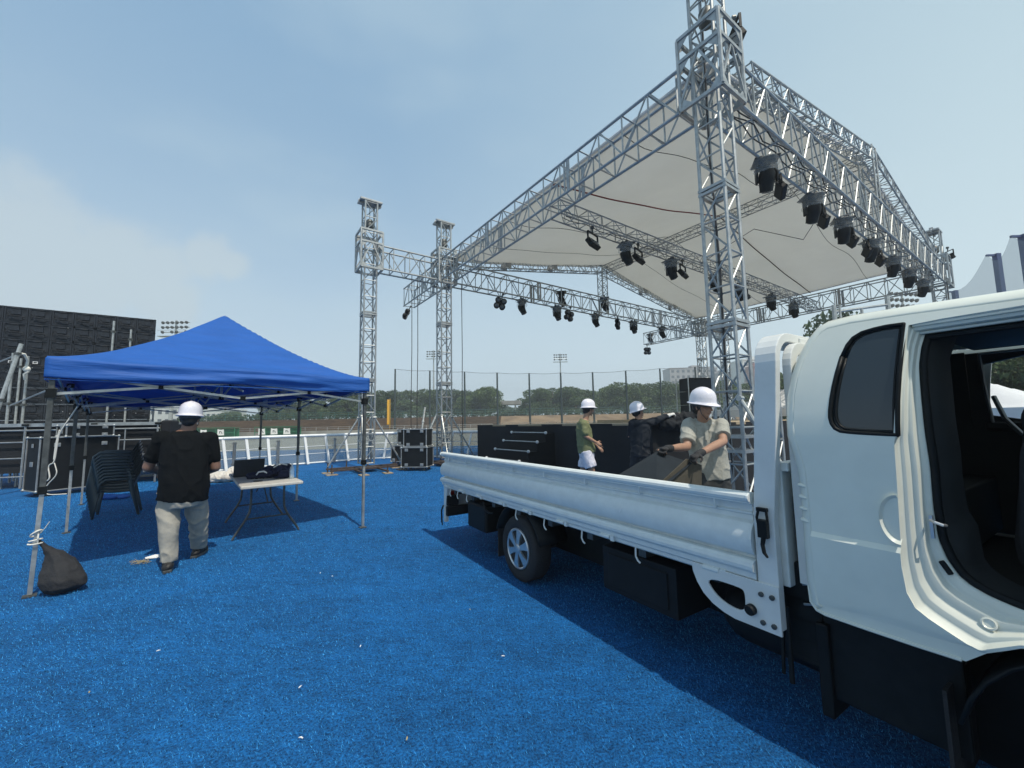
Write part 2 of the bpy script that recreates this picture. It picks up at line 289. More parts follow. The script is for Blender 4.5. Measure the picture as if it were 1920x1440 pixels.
# turf fibres near the camera: real blades, one ground-cover object
def blades():
    n = 420000; x = rng.uniform(-11, 9, n*4); y = 1.0+13.0*rng.uniform(0, 1, n*4)**2.0; k = (np.abs(x) < 1.32*y+.4)
    x = x[k][:n]; y = y[k][:n]; n = len(x); a = rng.uniform(0, 2*math.pi, n); ln = rng.uniform(.008, .019, n); wd = rng.uniform(.0010, .0019, n)*(.7+y*.22); le = rng.uniform(.1, 1.1, n); da = R(215)+rng.normal(0, .9, n)
    dx, dy = np.cos(a)*wd, np.sin(a)*wd; tx, ty = np.cos(da)*ln*np.sin(le), np.sin(da)*ln*np.sin(le); tz = ln*np.cos(le)+.004
    v = np.zeros((n, 3, 3)); v[:, 0] = np.stack([x-dx, y-dy, 0*x], 1); v[:, 1] = np.stack([x+dx, y+dy, 0*x], 1); v[:, 2] = np.stack([x+tx, y+ty, tz], 1)
    me = bpy.data.meshes.new('turf_fibres'); me.vertices.add(n*3); me.vertices.foreach_set('co', v.ravel()); me.loops.add(n*3); me.loops.foreach_set('vertex_index', np.arange(n*3, dtype=np.int32))
    me.polygons.add(n); me.polygons.foreach_set('loop_start', np.arange(0, n*3, 3, dtype=np.int32)); me.polygons.foreach_set('loop_total', np.full(n, 3, dtype=np.int32)); me.update(calc_edges=True); me.materials.append(M['fiber'])
    o = bpy.data.objects.new('turf_fibres', me); COL.objects.link(o); tag(o, 'short blue artificial turf fibres covering the foreground ground', 'turf', kind='stuff')
blades()
# ---- leaves / trees
def leafmesh(name, lobes, per, size, m, seed):
    rg = np.random.default_rng(seed); V = []
    for (cx, cy, cz, rx, ry, rz) in lobes:
        k = int(per*rx*rz/2.2); d = rg.normal(0, 1, (k, 3)); d /= np.linalg.norm(d, axis=1)[:, None]; rad = rg.uniform(.45, 1.08, k)**.6
        c = d*rad[:, None]*[rx, ry, rz]+[cx, cy, cz]; u = rg.normal(0, 1, (k, 3)); u /= np.linalg.norm(u, axis=1)[:, None]; w_ = rg.normal(0, 1, (k, 3)); w_ -= u*(w_*u).sum(1)[:, None]; w_ /= np.linalg.norm(w_, axis=1)[:, None]
        s = size*rg.uniform(.6, 1.4, k)[:, None]; V.append(np.stack([c-u*s, c-w_*s*.6, c+u*s, c+w_*s*.6], 1))
    v = np.concatenate(V); n = len(v); me = bpy.data.meshes.new(name); me.vertices.add(n*4); me.vertices.foreach_set('co', v.ravel()); me.loops.add(n*4); me.loops.foreach_set('vertex_index', np.arange(n*4, dtype=np.int32))
    me.polygons.add(n); me.polygons.foreach_set('loop_start', np.arange(0, n*4, 4, dtype=np.int32)); me.polygons.foreach_set('loop_total', np.full(n, 4, dtype=np.int32)); me.update(calc_edges=True); me.materials.append(m); return me
LEAF = [mat('foliage_mid', (.060, .105, .035), .6, 0, .5, .7, trans=.3, col2=(.125, .185, .06)), mat('foliage_dark', (.040, .080, .032), .6, 0, .5, .8, trans=.25, col2=(.09, .14, .05)), mat('foliage_bright', (.06, .11, .026), .6, 0, .5, .7, trans=.25, col2=(.13, .19, .05))]
def tree(name, label, h, wd, seed, leaf, group, trunkfrac=.16, conif=False):
    rd = random.Random(seed); t = thing(name, label, 'tree', group=group); tk = MB(); lobes = []
    top = h*.78; pts = [Vector((0, 0, 0))]
    for i in range(1, 5): pts.append(Vector((rd.uniform(-.12, .12)*i*.3, rd.uniform(-.12, .12)*i*.3, top*i/4)))
    tk.path(pts, [h*.03, h*.025, h*.02, h*.012, h*.005], 7)
    if conif:
        for i in range(12): f = i/11; r_ = wd/2*(1-f)**.8+.25; lobes += [(rd.uniform(-.3, .3)*r_, rd.uniform(-.3, .3)*r_, h*(.14+.84*f), r_, r_, h*.055)]
    else:
        for i in range(24):
            a = rd.uniform(0, 6.28); q = math.sqrt(rd.random()); rr = wd/2*q*.82; z = h*(trunkfrac+.04+(.94-trunkfrac-.10)*rd.uniform(.0, 1.0)*(1-.40*q*q))
            c = Vector((math.cos(a)*rr, math.sin(a)*rr, z)); s_ = wd*rd.uniform(.13, .21); lobes.append((*c, s_*1.15, s_*1.15, s_*.66))
            p = pts[1+(i % 3)]; md = p.lerp(c, .5)+Vector((0, 0, -.15)); tk.path([p, md, c], [h*.011, h*.008, h*.003], 5)
    tk.build('trunk', 'bark', t, True)
    me = leafmesh('crown', lobes, 950 if not conif else 700, h*.022, LEAF[leaf], seed); o = bpy.data.objects.new('crown', me); COL.objects.link(o); o.parent = t; return t
protos = [tree('broadleaf_tree', '', 7.0, 8.4, 11, 0, 'trees beyond the outfield fence'), tree('broadleaf_tree', '', 7.0, 7.0, 12, 1, 'trees beyond the outfield fence'), tree('broadleaf_tree', '', 7.0, 9.6, 13, 2, 'trees beyond the outfield fence', .2), tree('broadleaf_tree', '', 7.0, 7.8, 14, 0, 'trees beyond the outfield fence', .14)]
TL = [(528, 752, 96, 0), (560, 746, 98, 2), (596, 744, 90, 1), (632, 733, 86, 0), (662, 727, 84, 3), (716, 724, 84, 1), (748, 731, 92, 3), (788, 726, 84, 0), (842, 724, 92, 1), (868, 724, 88, 1), (902, 722, 82, 2), (1003, 725, 82, 3), (1036, 724, 86, 0), (1078, 722, 82, 0), (1112, 729, 96, 3), (1142, 722, 88, 1), (1170, 714, 82, 2), (1204, 722, 92, 3), (1232, 715, 84, 0), (1266, 714, 92, 1), (1298, 711, 84, 2), (1335, 712, 88, 0), (952, 758, 130, 1), (970, 762, 140, 3), (500, 758, 110, 1), (432, 770, 120, 2), (1380, 716, 92, 3)]
WHERE = ['small and half hidden by the tent valance', 'low behind the tent edge', 'behind the tent corner', 'left of the outermost roof tower', 'just left of the outermost roof tower', 'right of the outermost roof tower by the yellow foul pole', 'low and set back right of the foul pole', 'left of the second roof tower', 'seen through the second roof tower', 'directly right of the second roof tower', 'round and bright, left of the gap with the gateway', 'left one of the pair beside the central floodlight mast', 'right one of the pair, under the central floodlight mast', 'right of the central floodlight mast', 'set back behind the man in the olive shirt', 'just right of the olive shirted man', 'tall bright one between the two nearer workers', 'set back above the charcoal shirted man', 'right of the charcoal shirted man', 'in front of the left edge of the grey tower block', 'in front of the grey tower block', 'behind the nearest roof tower', 'tiny far one behind the gateway roof', 'tiny far one right of the gateway', 'far low one under the tent', 'tiny far one above the man in black', 'behind the truck guard frame']
KIND = ['mid green spreading tree', 'dark green tree', 'bright green spreading tree', 'green round tree']
used = set()
for (px, ty, dp, k), wh in zip(TL, WHERE):
    p = at(px, ty, dp); h = p.z-2.65; sc = h/6.6; o = protos[k] if k not in used else dup(protos[k]); used.add(k); o.location = (p.x, dp, 2.62); o.rotation_euler = (0, 0, random.uniform(0, 6.28)); o.scale = (max(sc, .8)*random.uniform(1.0, 1.2),)*2+(sc,)
    o['label'] = (KIND[k]+' '+wh)
# nearer trees on the right, seen over and through the cab
for px, ty, dp, k, lb in ((1592, 566, 42, 1, 'dark dense treetop just above the cab roof'), (1470, 690, 52, 3, 'green tree seen between guard frame and cab'), (1452, 706, 60, 1, 'dark tree behind the white marquee at the guard frame'), (1850, 640, 19, 1, 'dark tree filling the far cab window'), (1935, 630, 17, 0, 'broad tree at right of the far cab window')):
    p = at(px, ty, dp); h = p.z; o = dup(protos[k]); o.location = (p.x, dp, 0); o.scale = (h/6.6*.75,)*2+(h/6.6,); o['label'] = lb; o['group'] = 'trees behind the truck'
hb = [(x, 76+math.sin(x)*.3, 3.15, 1.1, .7, .75) for x in np.arange(-62, 62, 1.5)]
me = leafmesh('hedge', hb, 700, .16, LEAF[1], 99); o = bpy.data.objects.new('hedge', me); COL.objects.link(o); tag(o, 'long dark clipped hedge along the foot of the far trees', 'hedge')
def fence(name, label, x0, x1, y0, y1, z, h, step, m, r=.05, rails=2, cat='fence'):
    t = thing(name, label, cat, (x0, y0, z)); n = int(abs(x1-x0)/step); d = Vector((x1-x0, y1-y0, 0)); a = MB(); p = MB()
    for i in range(n+1): q = d*(i/n); p.tube(q, q+Vector((0, 0, h)), r, 5)
    for k in range(rails): zz = h*(k+1)/rails; a.tube((0, 0, zz), d+Vector((0, 0, zz)), r*.7, 5)
    p.build('pickets', m, t); a.build('rail', m, t); return t
fence('boundary_fence', 'thin teal green fence in front of the far hedge', -60, 60, 74, 74, 2.65, 1.3, 2.5, 'teal', .04, 3)
fence('picket_fence', 'low grey picket fence at the foot of the brown bank', -2, 40, 60, 62, 0, 1.45, .5, 'conc', .035, 2)
b = MB(); b.box((-42, 60.2, .42), (80, .25, .84)); tag(b.build('low_concrete_wall', 'conc'), 'low grey concrete wall below the brown terraces', 'wall')
fence('field_rail', 'thin grey wire fence on top of the low concrete wall', -70, -3, 60.2, 60.2, .84, .5, 1.6, 'steel', .03, 2)
# team benches with signs
def bench(x0, x1, nsign, lb, sg):
    t = thing('team_shelter', lb, 'shelter', (x0, 57.5, 0), group='green team shelters'); wd = x1-x0; a = MB(); a.box((wd/2, 1.0, .75), (wd, .06, 1.3)); a.build('back_panel', 'green', t)
    f = MB(); [f.tube((wd*i/4, 0, 0), (wd*i/4, 0, 1.5), .05, 5) for i in range(5)]; f.tube((0, 0, 1.5), (wd, 0, 1.5), .05, 5); f.tube((0, 0, .8), (wd, 0, .8), .04, 5); f.build('frame', 'green', t)
    r_ = MB(); r_.box((wd/2, .5, 1.55), (wd+.2, 1.2, .05)); r_.build('roof', 'green', t)
    for px in sg:
        p = at(px, 805, 57.2); s_ = thing('cloth_sign', 'white cloth sign on green shelter, %s' % {382: 'first right of the black t-shirt', 414: 'second right of the black t-shirt', 491: 'leftmost of three behind the tent leg', 514: 'middle one of three', 538: 'rightmost of three'}[px], 'sign', (p.x, 57.2, .45), group='white signs on the green shelters')
        q = MB(); q.add([(-.48, 0, 0), (.5, 0, .03), (.42, 0, .85), (.12, .02, .80), (-.15, .02, .80), (-.46, 0, .88)], [(0, 1, 2, 3, 4, 5)]); q.build('cloth', 'paper', s_)
        k = MB(); k.box((-.12, -.02, .45), (.1, .01, .3)); k.box((-.03, -.02, .56), (.2, .01, .07)); k.box((.13, -.02, .42), (.07, .01, .22)); k.box((.2, -.02, .33), (.16, .01, .07)); k.build('print', 'ink', s_)
bench(at(300, 800, 57.5).x, at(440, 800, 57.5).x, 2, 'green team shelter behind the man in black', (382, 414)); bench(at(478, 800, 57.5).x, at(558, 800, 57.5).x, 3, 'green team shelter right of the slender tent leg', (491, 514, 538))
# foul pole, gateway
p = at(730, 748, 63); t = thing('foul_pole', 'yellow orange foul pole in front of the brown terraces', 'pole', (p.x, 63, .7)); b = MB(); b.tube((.12, 0, 0), (.12, 0, p.z-.7), .09, 8); b.build('post', 'yellow', t); b = MB(); b.box((-.16, 0, (p.z-.7)*.58), (.32, .05, (p.z-.7)*.8)); b.build('screen', 'yellow', t)
p0 = at(937, 750, 80); p1 = at(968, 750, 80); t = thing('gateway', 'low flat roofed gateway on two white columns between the trees', 'gateway', (p0.x, 80, 2.6)); wd = p1.x-p0.x
b = MB(); b.box((wd/2, 0, 2.75), (wd+1.8, 2.5, .8)); b.build('roof', 'conc', t, bevel=.05)
for q in (.2, wd-.2): b = MB(); b.box((q, 0, 1.2), (.3, .3, 2.4)); b.build('column', 'bwhite', t)
# floodlight masts
def mast(px, ty, dp, bw, lb, rows=3, cols=6, rz=0, z0=2.6, bh=None):
    p = at(px, ty, dp); H = p.z-z0; t = thing('floodlight_mast', lb, 'floodlight', (p.x, dp, z0), rz, 'stadium floodlight masts'); b = MB(); b.tube((0, 0, 0), (0, 0, H), .28, 8, .14); b.build('pole', 'steel', t)
    f = MB(); dz = bw*.17
    for r_ in range(rows): f.box((0, -.15, H-.4-r_*dz), (bw, .12, .12))
    f.box((0, -.4, H-.4-(rows-1)*dz-.7), (bw*1.02, .8, .08)); f.tube((-bw*.5, -.8, H-.2-(rows-1)*dz), (bw*.5, -.8, H-.2-(rows-1)*dz), .03, 5); f.build('crossarms', 'steel', t); pr = None
    for r_ in range(rows):
        for c in range(cols):
            if r_ == rows-1 and rows == 3 and c in (1, 4): continue
            loc = Vector((-bw/2+bw*(c+.5)/cols, -.3, H-.4-r_*dz))
            if pr is None: q = MB(); s_ = bw*.045; q.lathe([(s_*.4, -s_*1.1), (s_*.8, -s_*.9), (s_*1.25, .0), (s_*1.25, s_*.25)], 10, (0, 0, 0), (0, -1, -.6)); pr = q.build('lamp', 'dsteel', t, True); o = pr
            else: o = pr.copy(); COL.objects.link(o)
            o.parent = t; o.location = loc
    return t
mast(1050, 663, 112, 3.9, 'distant floodlight mast in the middle above the stage deck'); mast(813, 657, 112, 4.0, 'distant floodlight mast partly behind the second roof tower'); mast(331, 601, 62, 4.4, 'floodlight mast rising behind the blue tent beside the screen wall'); mast(1690, 548, 62, 5.6, 'big floodlight mast just above the cab roof', rows=4, rz=.15)
# back stop net
NP = [(741, 692), (806, 695), (871, 697), (932, 699), (992, 700), (1051, 699), (1111, 698), (1173, 695), (1237, 691), (1303, 688), (1368, 684)]; tops = []
PLB = ['left of the second roof tower', 'right beside the second roof tower', 'right of the second roof tower', 'at the left end of the gap with the gateway', 'in front of the tree pair', 'in line with the central floodlight mast', 'behind the olive shirted man', 'between the two workers at the stage', 'right of the charcoal shirted man', 'behind the polo shirted man', 'behind the nearest roof tower']
first = None
for (px, ty), lb in zip(NP, PLB):
    p = at(px, ty, 61.4); tops.append(Vector((p.x, 61.4, p.z)))
    if first is None: b = MB(); b.tube((0, 0, 0), (0, 0, p.z), .17, 8, .12); first = b.build('net_pole', 'dkpole'); o = first; tag(first, '', 'pole', 'dark poles of the high net')
    else: o = first.copy(); COL.objects.link(o); o.scale = (1, 1, p.z/first.dimensions.z)
    o.location = (p.x, 61.4, 0); o['label'] = 'dark high net pole '+lb
b = MB()
for a, c in zip(tops, tops[1:]):
    for k in range(6):
        f0, f1 = k/6, (k+1)/6; sg = lambda f: -.12*math.sin(math.pi*f); P0 = a.lerp(c, f0); P1 = a.lerp(c, f1); b.add([(P0.x, P0.y+.1, .2), (P1.x, P1.y+.1, .2), (P1.x, P1.y+.1, P1.z+sg(f1)), (P0.x, P0.y+.1, P0.z+sg(f0))], [(0, 1, 2, 3)])
tag(b.build('high_net', 'net'), 'fine see-through net hung between the dark poles behind the stage', 'net')
b = MB()
for a, c in zip(tops, tops[1:]): b.path([a.lerp(c, k/6)+Vector((0, 0, -.12*math.sin(math.pi*k/6))) for k in range(7)], .03, 4)
tag(b.build('net_cable', 'cable'), 'thin top cable of the high net behind the stage', 'cable')
RP = [(1918, 440, 22), (1868, 476, 27), (1790, 545, 34), (1738, 585, 42)]; rt = []
for (px, ty, dp), lb in zip(RP, ('tall blue net post at the right edge of the photo', 'blue net post above the cab roof, second from the right edge', 'short looking blue net post nearest the roof corner tower', 'blue net post almost behind the right roof corner')):
    p = at(px, ty, dp); b = MB(); b.box((0, 0, p.z/2), (.3, .3, p.z)); b.bar((0, 0, p.z-.1), (-.7, .0, p.z-.1), .12, .12); o = b.build('net_post', 'blu'); tag(o, lb, 'post', 'blue posts of the side net'); o.location = (p.x, dp, 0); rt.append(Vector((p.x-.7, dp, p.z)))
rt = [rt[0]+(rt[0]-rt[1])]+rt; b = MB()
for a, c in zip(rt, rt[1:]):
    for k in range(8):
        f0, f1 = k/8, (k+1)/8; sg = lambda f: -.9*math.sin(math.pi*f); P0 = a.lerp(c, f0); P1 = a.lerp(c, f1); b.add([(P0.x, P0.y, 3), (P1.x, P1.y, 3), (P1.x, P1.y, P1.z+sg(f1)), (P0.x, P0.y, P0.z+sg(f0))], [(0, 1, 2, 3)])
tag(b.build('side_net', 'bnet'), 'blue grey net sagging between the blue posts above the cab roof', 'net')
# buildings
def block(name, lb, px0, px1, ty, dp, m, fl, cols, deep=14, cat='building', z0=2.6, wfrac=.5):
    a = at(px0, ty, dp); c = at(px1, ty, dp); wd = c.x-a.x; H = a.z-z0; t = thing(name, lb, cat, (a.x, dp, z0)); b = MB(); b.box((wd/2, deep/2, H/2), (wd, deep, H)); b.build('wall', m, t)
    b = MB(); b.box((wd/2, deep/2, H+.4), (wd+.4, deep+.4, .8)); b.box((wd*.6, deep/2, H+1.8), (wd*.18, deep*.4, 2.2)); b.build('parapet', m, t); pr = None; fh = H/fl; cw = wd/cols
    for i in range(fl):
        for j in range(cols):
            loc = ((j+.5)*cw, -.04, (i+.55)*fh)
            if pr is None: q = MB(); q.box((0, 0, 0), (cw*wfrac, .12, fh*.45)); pr = q.build('window', 'bwin', t); o = pr
            else: o = pr.copy(); COL.objects.link(o)
            o.parent = t; o.location = loc
    return t
block('tower_block', 'grey tower block with rows of small windows above the trees', 1256, 1345, 692, 290, 'bldg', 9, 9)
block('office_building', 'pale building with brick panel seen right of the nearest roof tower', 1392, 1442, 676, 230, 'bwhite', 7, 4); block('brick_building', 'red brick building just left of the guard frame', 1413, 1432, 688, 222, 'brick', 5, 2)
block('low_building', 'low white building seen under the tent beside the helmet', 386, 416, 770, 150, 'bwhite', 1, 3); block('low_building', 'low white building seen under the tent near the screen wall', 280, 335, 765, 160, 'bwhite', 2, 4); block('low_building', 'low white building in the gap behind the charcoal shirted man', 1222, 1240, 752, 100, 'bwhite', 1, 2)
block('far_building', 'pale slim building seen through the nearest roof tower', 1352, 1368, 700, 260, 'bldg', 7, 2)
# ================================================================ STAGE ROOF
TH = R(34.919); AX = Vector((-math.sin(TH), math.cos(TH), 0)); BX = Vector((math.cos(TH), math.sin(TH), 0)); NC = Vector((3.49, 6.38, 0)); LA, LB, ZB, HB, WB, TW = 10.51, 17.65, 6.84, .80, .49, .40
def st(x, y, z=0.): return NC+BX*x+AX*y+Vector((0, 0, z))
def truss(mb, p, q, wd, ht, bay, rc=.026, rb=.013, up=(0, 0, 1), nc=7, nb=5, zig=True, diagbot=False):
    p = Vector(p); q = Vector(q); d = q-p; ln = d.length; x = d.normalized(); y = Vector(up).cross(x)
    if y.length < 1e-4: y = Vector((0, 1, 0))
    y.normalize(); z = x.cross(y); c = [(-wd/2, -ht/2), (wd/2, -ht/2), (wd/2, ht/2), (-wd/2, ht/2)]
    P = lambda s, k: p+x*s+y*c[k][0]+z*c[k][1]
    for k in range(4): mb.tube(P(0, k), P(ln, k), rc, nc)
    n = max(1, round(ln/bay)); b = ln/n
    for i in range(n+1):
        s = min(max(i*b, rc), ln-rc)
        for k in range(4): mb.tube(P(s, k), P(s, (k+1) % 4), rb, nb, caps=False)
        if i < n:
            for k in range(4):
                if k == 0 and not diagbot: continue
                if k == 2 and not diagbot: continue
                a, c_ = (k, (k+1) % 4) if (i % 2 == 0) == zig else ((k+1) % 4, k)
                mb.tube(P(i*b+rc, a), P((i+1)*b-rc, c_), rb, nb, caps=False)
roof = thing('stage_roof', 'big aluminium truss stage roof with pale membrane, raised between the towers', 'stage roof', NC, TH)
def beam(name, p, q, *a, m='alu', parent=roof, **k):
    b = MB()
    if len(a) == 3: k.setdefault('rc', .031); k.setdefault('rb', .018)
    truss(b, p, q, *a, **k); return b.build(name, m, parent, auto=True)
zc = ZB+HB/2
beam('front_beam', (.45, 0, zc), (LB-.4, 0, zc), WB, HB, .52, diagbot=False); beam('side_beam', (0, .45, zc), (0, LA+3.69, zc), WB, HB, .62); beam('side_beam', (LB, .4, zc), (LB, LA+4.1, zc), WB, HB, .62)
beam('rear_beam', (-2.6, LA, zc), (-.3, LA, zc), WB, HB, .62); beam('rear_beam', (.3, LA, zc), (LB-.3, LA, zc), WB, HB, .62); beam('rear_beam', (LB+.3, LA, zc), (LB+2.6, LA, zc), WB, HB, .62)
MY = 4.28; ZM = 6.98
beam('centre_beam', (.2, MY, ZM), (LB-.2, MY, ZM), .38, .36, .5, .02, .011, m='alud', diagbot=True)
AP = 9.17
for y in (-.02, LA):
    beam('rafter', (1.15, y, 7.86), (LB/2-.15, y, AP), .34, .36, .42, .024, .014, diagbot=True); beam('rafter', (LB/2+.15, y, AP), (LB-1.15, y, 7.86), .34, .36, .42, .024, .014, diagbot=True)
    beam('king_post', (LB/2, y, ZB+HB-.1), (LB/2, y, AP+.28), .34, .34, .42, .024, .014, diagbot=True)
beam('ridge_beam', (LB/2, .2, AP-.02), (LB/2, LA-.2, AP-.02), .3, .32, .45, .018, .010, m='alud', diagbot=True)
# joint plates every few metres
jp = MB()
for x in (4.4, 8.8, 13.2):
    for y in (0, LA):
        for s in (-1, 1): jp.box((x, y+s*(WB/2), zc), (.10, .02, HB-.05)); jp.box((x+.12, y+s*(WB/2), zc), (.05, .02, HB-.05))
for y in (3.3, 6.9, 12.0):
    for x in (0, LB):
        for s in (-1, 1): jp.box((x+s*(WB/2), y, zc), (.02, .10, HB-.05)); jp.box((x+s*WB/2, y+.12, zc), (.02, .05, HB-.05))
for x in (2.9, 5.5, 12.1, 14.8):
    zz = 7.86+(AP-7.86)*(min(x, LB-x)-1.15)/(LB/2-1.3)
    for y in (0, LA): jp.box((x, y-.17, zz), (.3, .015, .3)); jp.box((x, y+.17, zz), (.3, .015, .3))
jp.build('joint_plates', 'alud', roof)
# corner sleeves that ride on the towers
def sleeve(x, y):
    b = MB(); h = .36; z0, z1 = ZB-.08, ZB+HB+.42; r_ = .032
    cs = [(-h, -h), (h, -h), (h, h), (-h, h)]
    for i in range(4):
        (a, c), (d, e) = cs[i], cs[(i+1) % 4]; b.tube((x+a, y+c, z0), (x+a, y+c, z1), r_, 6)
        for z in (z0, ZB+HB, z1): b.bar((x+a, y+c, z), (x+d, y+e, z), .05, .06)
        b.bar((x+a, y+c, z0+.1), (x+(a+d)/2, y+(c+e)/2, ZB+HB), .035, .035); b.bar((x+d, y+e, z0+.1), (x+(a+d)/2, y+(c+e)/2, ZB+HB), .035, .035)
        mx, my = (a+d)/2, (c+e)/2
        for (u, v_) in ((a, c), (d, e)):
            for z, s in ((z1, -1), (z0, 1), (ZB+HB, -1)):
                p = Vector((x+u, y+v_, z)); q = Vector((x+u*.35+mx*.65, y+v_*.35+my*.65, z)); w_ = Vector((x+u, y+v_, z+s*.24)); nn = (q-p).cross(w_-p).normalized()*.006
                b.add([p+nn, q+nn, w_+nn, p-nn, q-nn, w_-nn], [(0, 1, 2), (3, 5, 4), (0, 3, 4, 1), (1, 4, 5, 2), (2, 5, 3, 0)])
    return b.build('corner_sleeve', 'alu', roof)
for x, y in ((0, 0), (0, LA), (LB, 0), (LB, LA), (-2.8, LA), (LB+2.8, LA)): sleeve(x, y)
# membrane: sagging gabled sheet
def mz(x, y):
    g = 1-abs(x-LB/2)/(LB/2); e = 7.78+(AP+.24-7.78)*g
    return e-.10*math.sin(math.pi*min(1, g*1.0))-.05*math.sin(math.pi*y/LA)*math.sin(math.pi*g)+.012*math.sin(x*2.1+y*1.3)
mm = MB(); nx, ny = 48, 30; x0, x1, y0, y1 = .28, LB-.28, .15, LA+.05
vs = [(x0+(x1-x0)*i/nx, y0+(y1-y0)*j/ny, mz(x0+(x1-x0)*i/nx, y0+(y1-y0)*j/ny)) for j in range(ny+1) for i in range(nx+1)]
mm.add(vs, [(j*(nx+1)+i, j*(nx+1)+i+1, (j+1)*(nx+1)+i+1, (j+1)*(nx+1)+i) for j in range(ny) for i in range(nx)])
o = mm.build('membrane', 'memb', roof, True); so_ = o.modifiers.new('thick', 'SOLIDIFY'); so_.thickness = .012
hm = MB()
for y in (y0, y1): hm.path([(x0+(x1-x0)*i/nx, y, mz(x0+(x1-x0)*i/nx, y)+.01) for i in range(nx+1)], .035, 6)
for x in (x0, x1): hm.path([(x, y0+(y1-y0)*i/ny, mz(x, y0+(y1-y0)*i/ny)) for i in range(ny+1)], .04, 6)
hm.build('membrane_hem', 'white', roof, True)
def strap(m, nm, y, r, xa=.3, xb=LB-.3, dz=.06, wob=.0):
    b = MB(); b.path([(xa+(xb-xa)*i/40, y+wob*math.sin(i*.5), mz(xa+(xb-xa)*i/40, y)-dz-wob*.5*(1+math.sin(i*.9))) for i in range(41)], r, 5); b.build(nm, m, roof)
strap('red', 'ratchet_strap', MY+.15, .022, .3, LB/2); strap('rbrown', 'ratchet_strap', MY+.15, .022, LB/2, LB-.3); strap('cable', 'power_cable', 2.1, .009, wob=.10); strap('cable', 'power_cable', 6.6, .009, wob=.09); strap('cable', 'power_cable', 8.7, .008, wob=.05)
# ---- towers
def tower(name, lb, x, y, group='roof support towers', brace=True):
    t = thing(name, lb, 'truss tower', st(x, y), TH, group); HT = 9.15; b = MB(); truss(b, (0, 0, .25), (0, 0, HT), TW, TW, .56, .029, .016, up=(0, 1, 0), diagbot=True); b.build('mast', 'alu', t, auto=True)
    for zz in ((1.0,), (1.22,), (2.95, 3.02), (5.2, 5.27)):
        b = MB()
        for z in zz:
            for s in (-1, 1): b.box((s*TW/2, 0, z), (.06, TW+.06, .046)); b.box((0, s*TW/2, z), (TW-.05, .06, .046))
        if len(zz) > 1: b.box((TW/2, TW/2, sum(zz)/2), (.05, .05, .08))
        b.build('section_flange', 'alu', t)
    b = MB(); b.box((0, 0, HT+.04), (TW+.34, TW+.06, .07)); b.box((0, .0, HT+.12), (TW+.26, .12, .10)); b.lathe([(.10, -.03), (.10, .03)], 12, (TW/2+.1, 0, HT+.02), (0, 1, 0)); b.lathe([(.10, -.03), (.10, .03)], 12, (-TW/2-.1, 0, HT+.02), (0, 1, 0)); b.build('head_block', 'alud', t, bevel=.01)
    b = MB(); b.lathe([(.09, 0), (.13, .05), (.13, .25), (.08, .32)], 12, (0, 0, ZB+HB+.62)); b.tube((0, 0, ZB+HB+.9), (0, 0, HT), .012, 6); b.build('chain_hoist', 'dsteel', t, auto=True)
    b = MB(); b.box((0, 0, .12), (.62, .62, .06)); b.box((0, .32, .13), (2.3, .06, .06)); b.box((0, -.32, .13), (2.3, .06, .06)); b.box((.36, 0, .08), (.06, 2.3, .05)); b.box((-.36, 0, .08), (.06, 2.3, .05))
    for sx in (-1, 1):
        for sy in (-1, 1): b.tube((sx*1.1, sy*.32, .02), (sx*1.1, sy*.32, .32), .022, 6); b.tube((sx*.36, sy*1.1, .02), (sx*.36, sy*1.1, .30), .022, 6)
    b.build('base_frame', 'rust', t, bevel=.008)
    b = MB()
    for sx in (-1, 1):
        for sy in (-1, 1): MB().box((sx*1.1, sy*.32, .015), (.32, .26, .025)).build('base_board', 'wood', t); MB().box((sx*.36, sy*1.1, .02), (.26, .32, .025)).build('base_board', 'wood', t)
    if brace:
        for p, q in (((-1.1, .32, .2), (-TW/2, TW/2, 1.75)), ((-.36, -1.1, .2), (-TW/2, -TW/2, 1.80)), ((1.1, -.32, .2), (TW/2, -TW/2, 1.75)), ((.36, 1.1, .2), (TW/2, TW/2, 1.75))):
            b = MB(); b.tube(p, q, .028, 8); b.lathe([(.045, -.05), (.045, .05)], 8, q, (1, 0, 0)); b.build('brace', 'steel', t, auto=True)
    return t
tw0 = tower('truss_tower', 'nearest roof tower, tallest in the photo, behind the polo shirted man', 0, 0)
for (x, y, lb) in ((0, LA, 'second roof tower from the left, where side and rear beams cross'), (-2.8, LA, 'outermost roof tower on the left, right beside the blue tent'), (LB, 0, 'far right front roof tower rising above the cab roof'), (LB, LA, 'far roof tower seen between the stage and the nearest tower'), (LB+2.8, LA, 'farthest roof tower, thin, seen through the nearest tower')): dup(tw0, st(x, y), TH, lb)
# second set of beams stored upright against the nearest tower
t = thing('truss_section', 'loose upright truss section standing just right of the nearest tower', 'truss', st(.75, -.15), TH+.1); b = MB(); truss(b, (0, 0, .02), (0, 0, 1.9), .3, .3, .4, .025, .013, up=(0, 1, 0), diagbot=True); b.build('frame', 'alu', t, auto=True)
# hanging black cables by the left towers
for (x, y, lb, r_, zz) in ((-1.35, LA-.2, 'black cable hanging to the ground left of the second tower, outer one', .014, ZB), (-1.15, LA-.25, 'black cable hanging to the ground left of the second tower, inner one', .014, ZB), (.62, LA-.25, 'black cable hanging just right of the second tower', .014, ZB), (LB-.7, LA-.2, 'black cable hanging left of the far roof tower', .012, ZB), (LB+.9, LA-.2, 'black cable hanging right of the far roof tower', .012, ZB), (LB-.6, -.3, 'black cable hanging by the far right front tower', .014, ZB)):
    b = MB(); b.path([(0, 0, zz), (.01, .01, zz*.6), (-.01, .0, zz*.3), (.02, 0, .02)], r_, 6); o = b.build('hanging_cable', 'cable'); tag(o, lb, 'cable', 'cables hanging from the roof'); o.location = st(x, y)
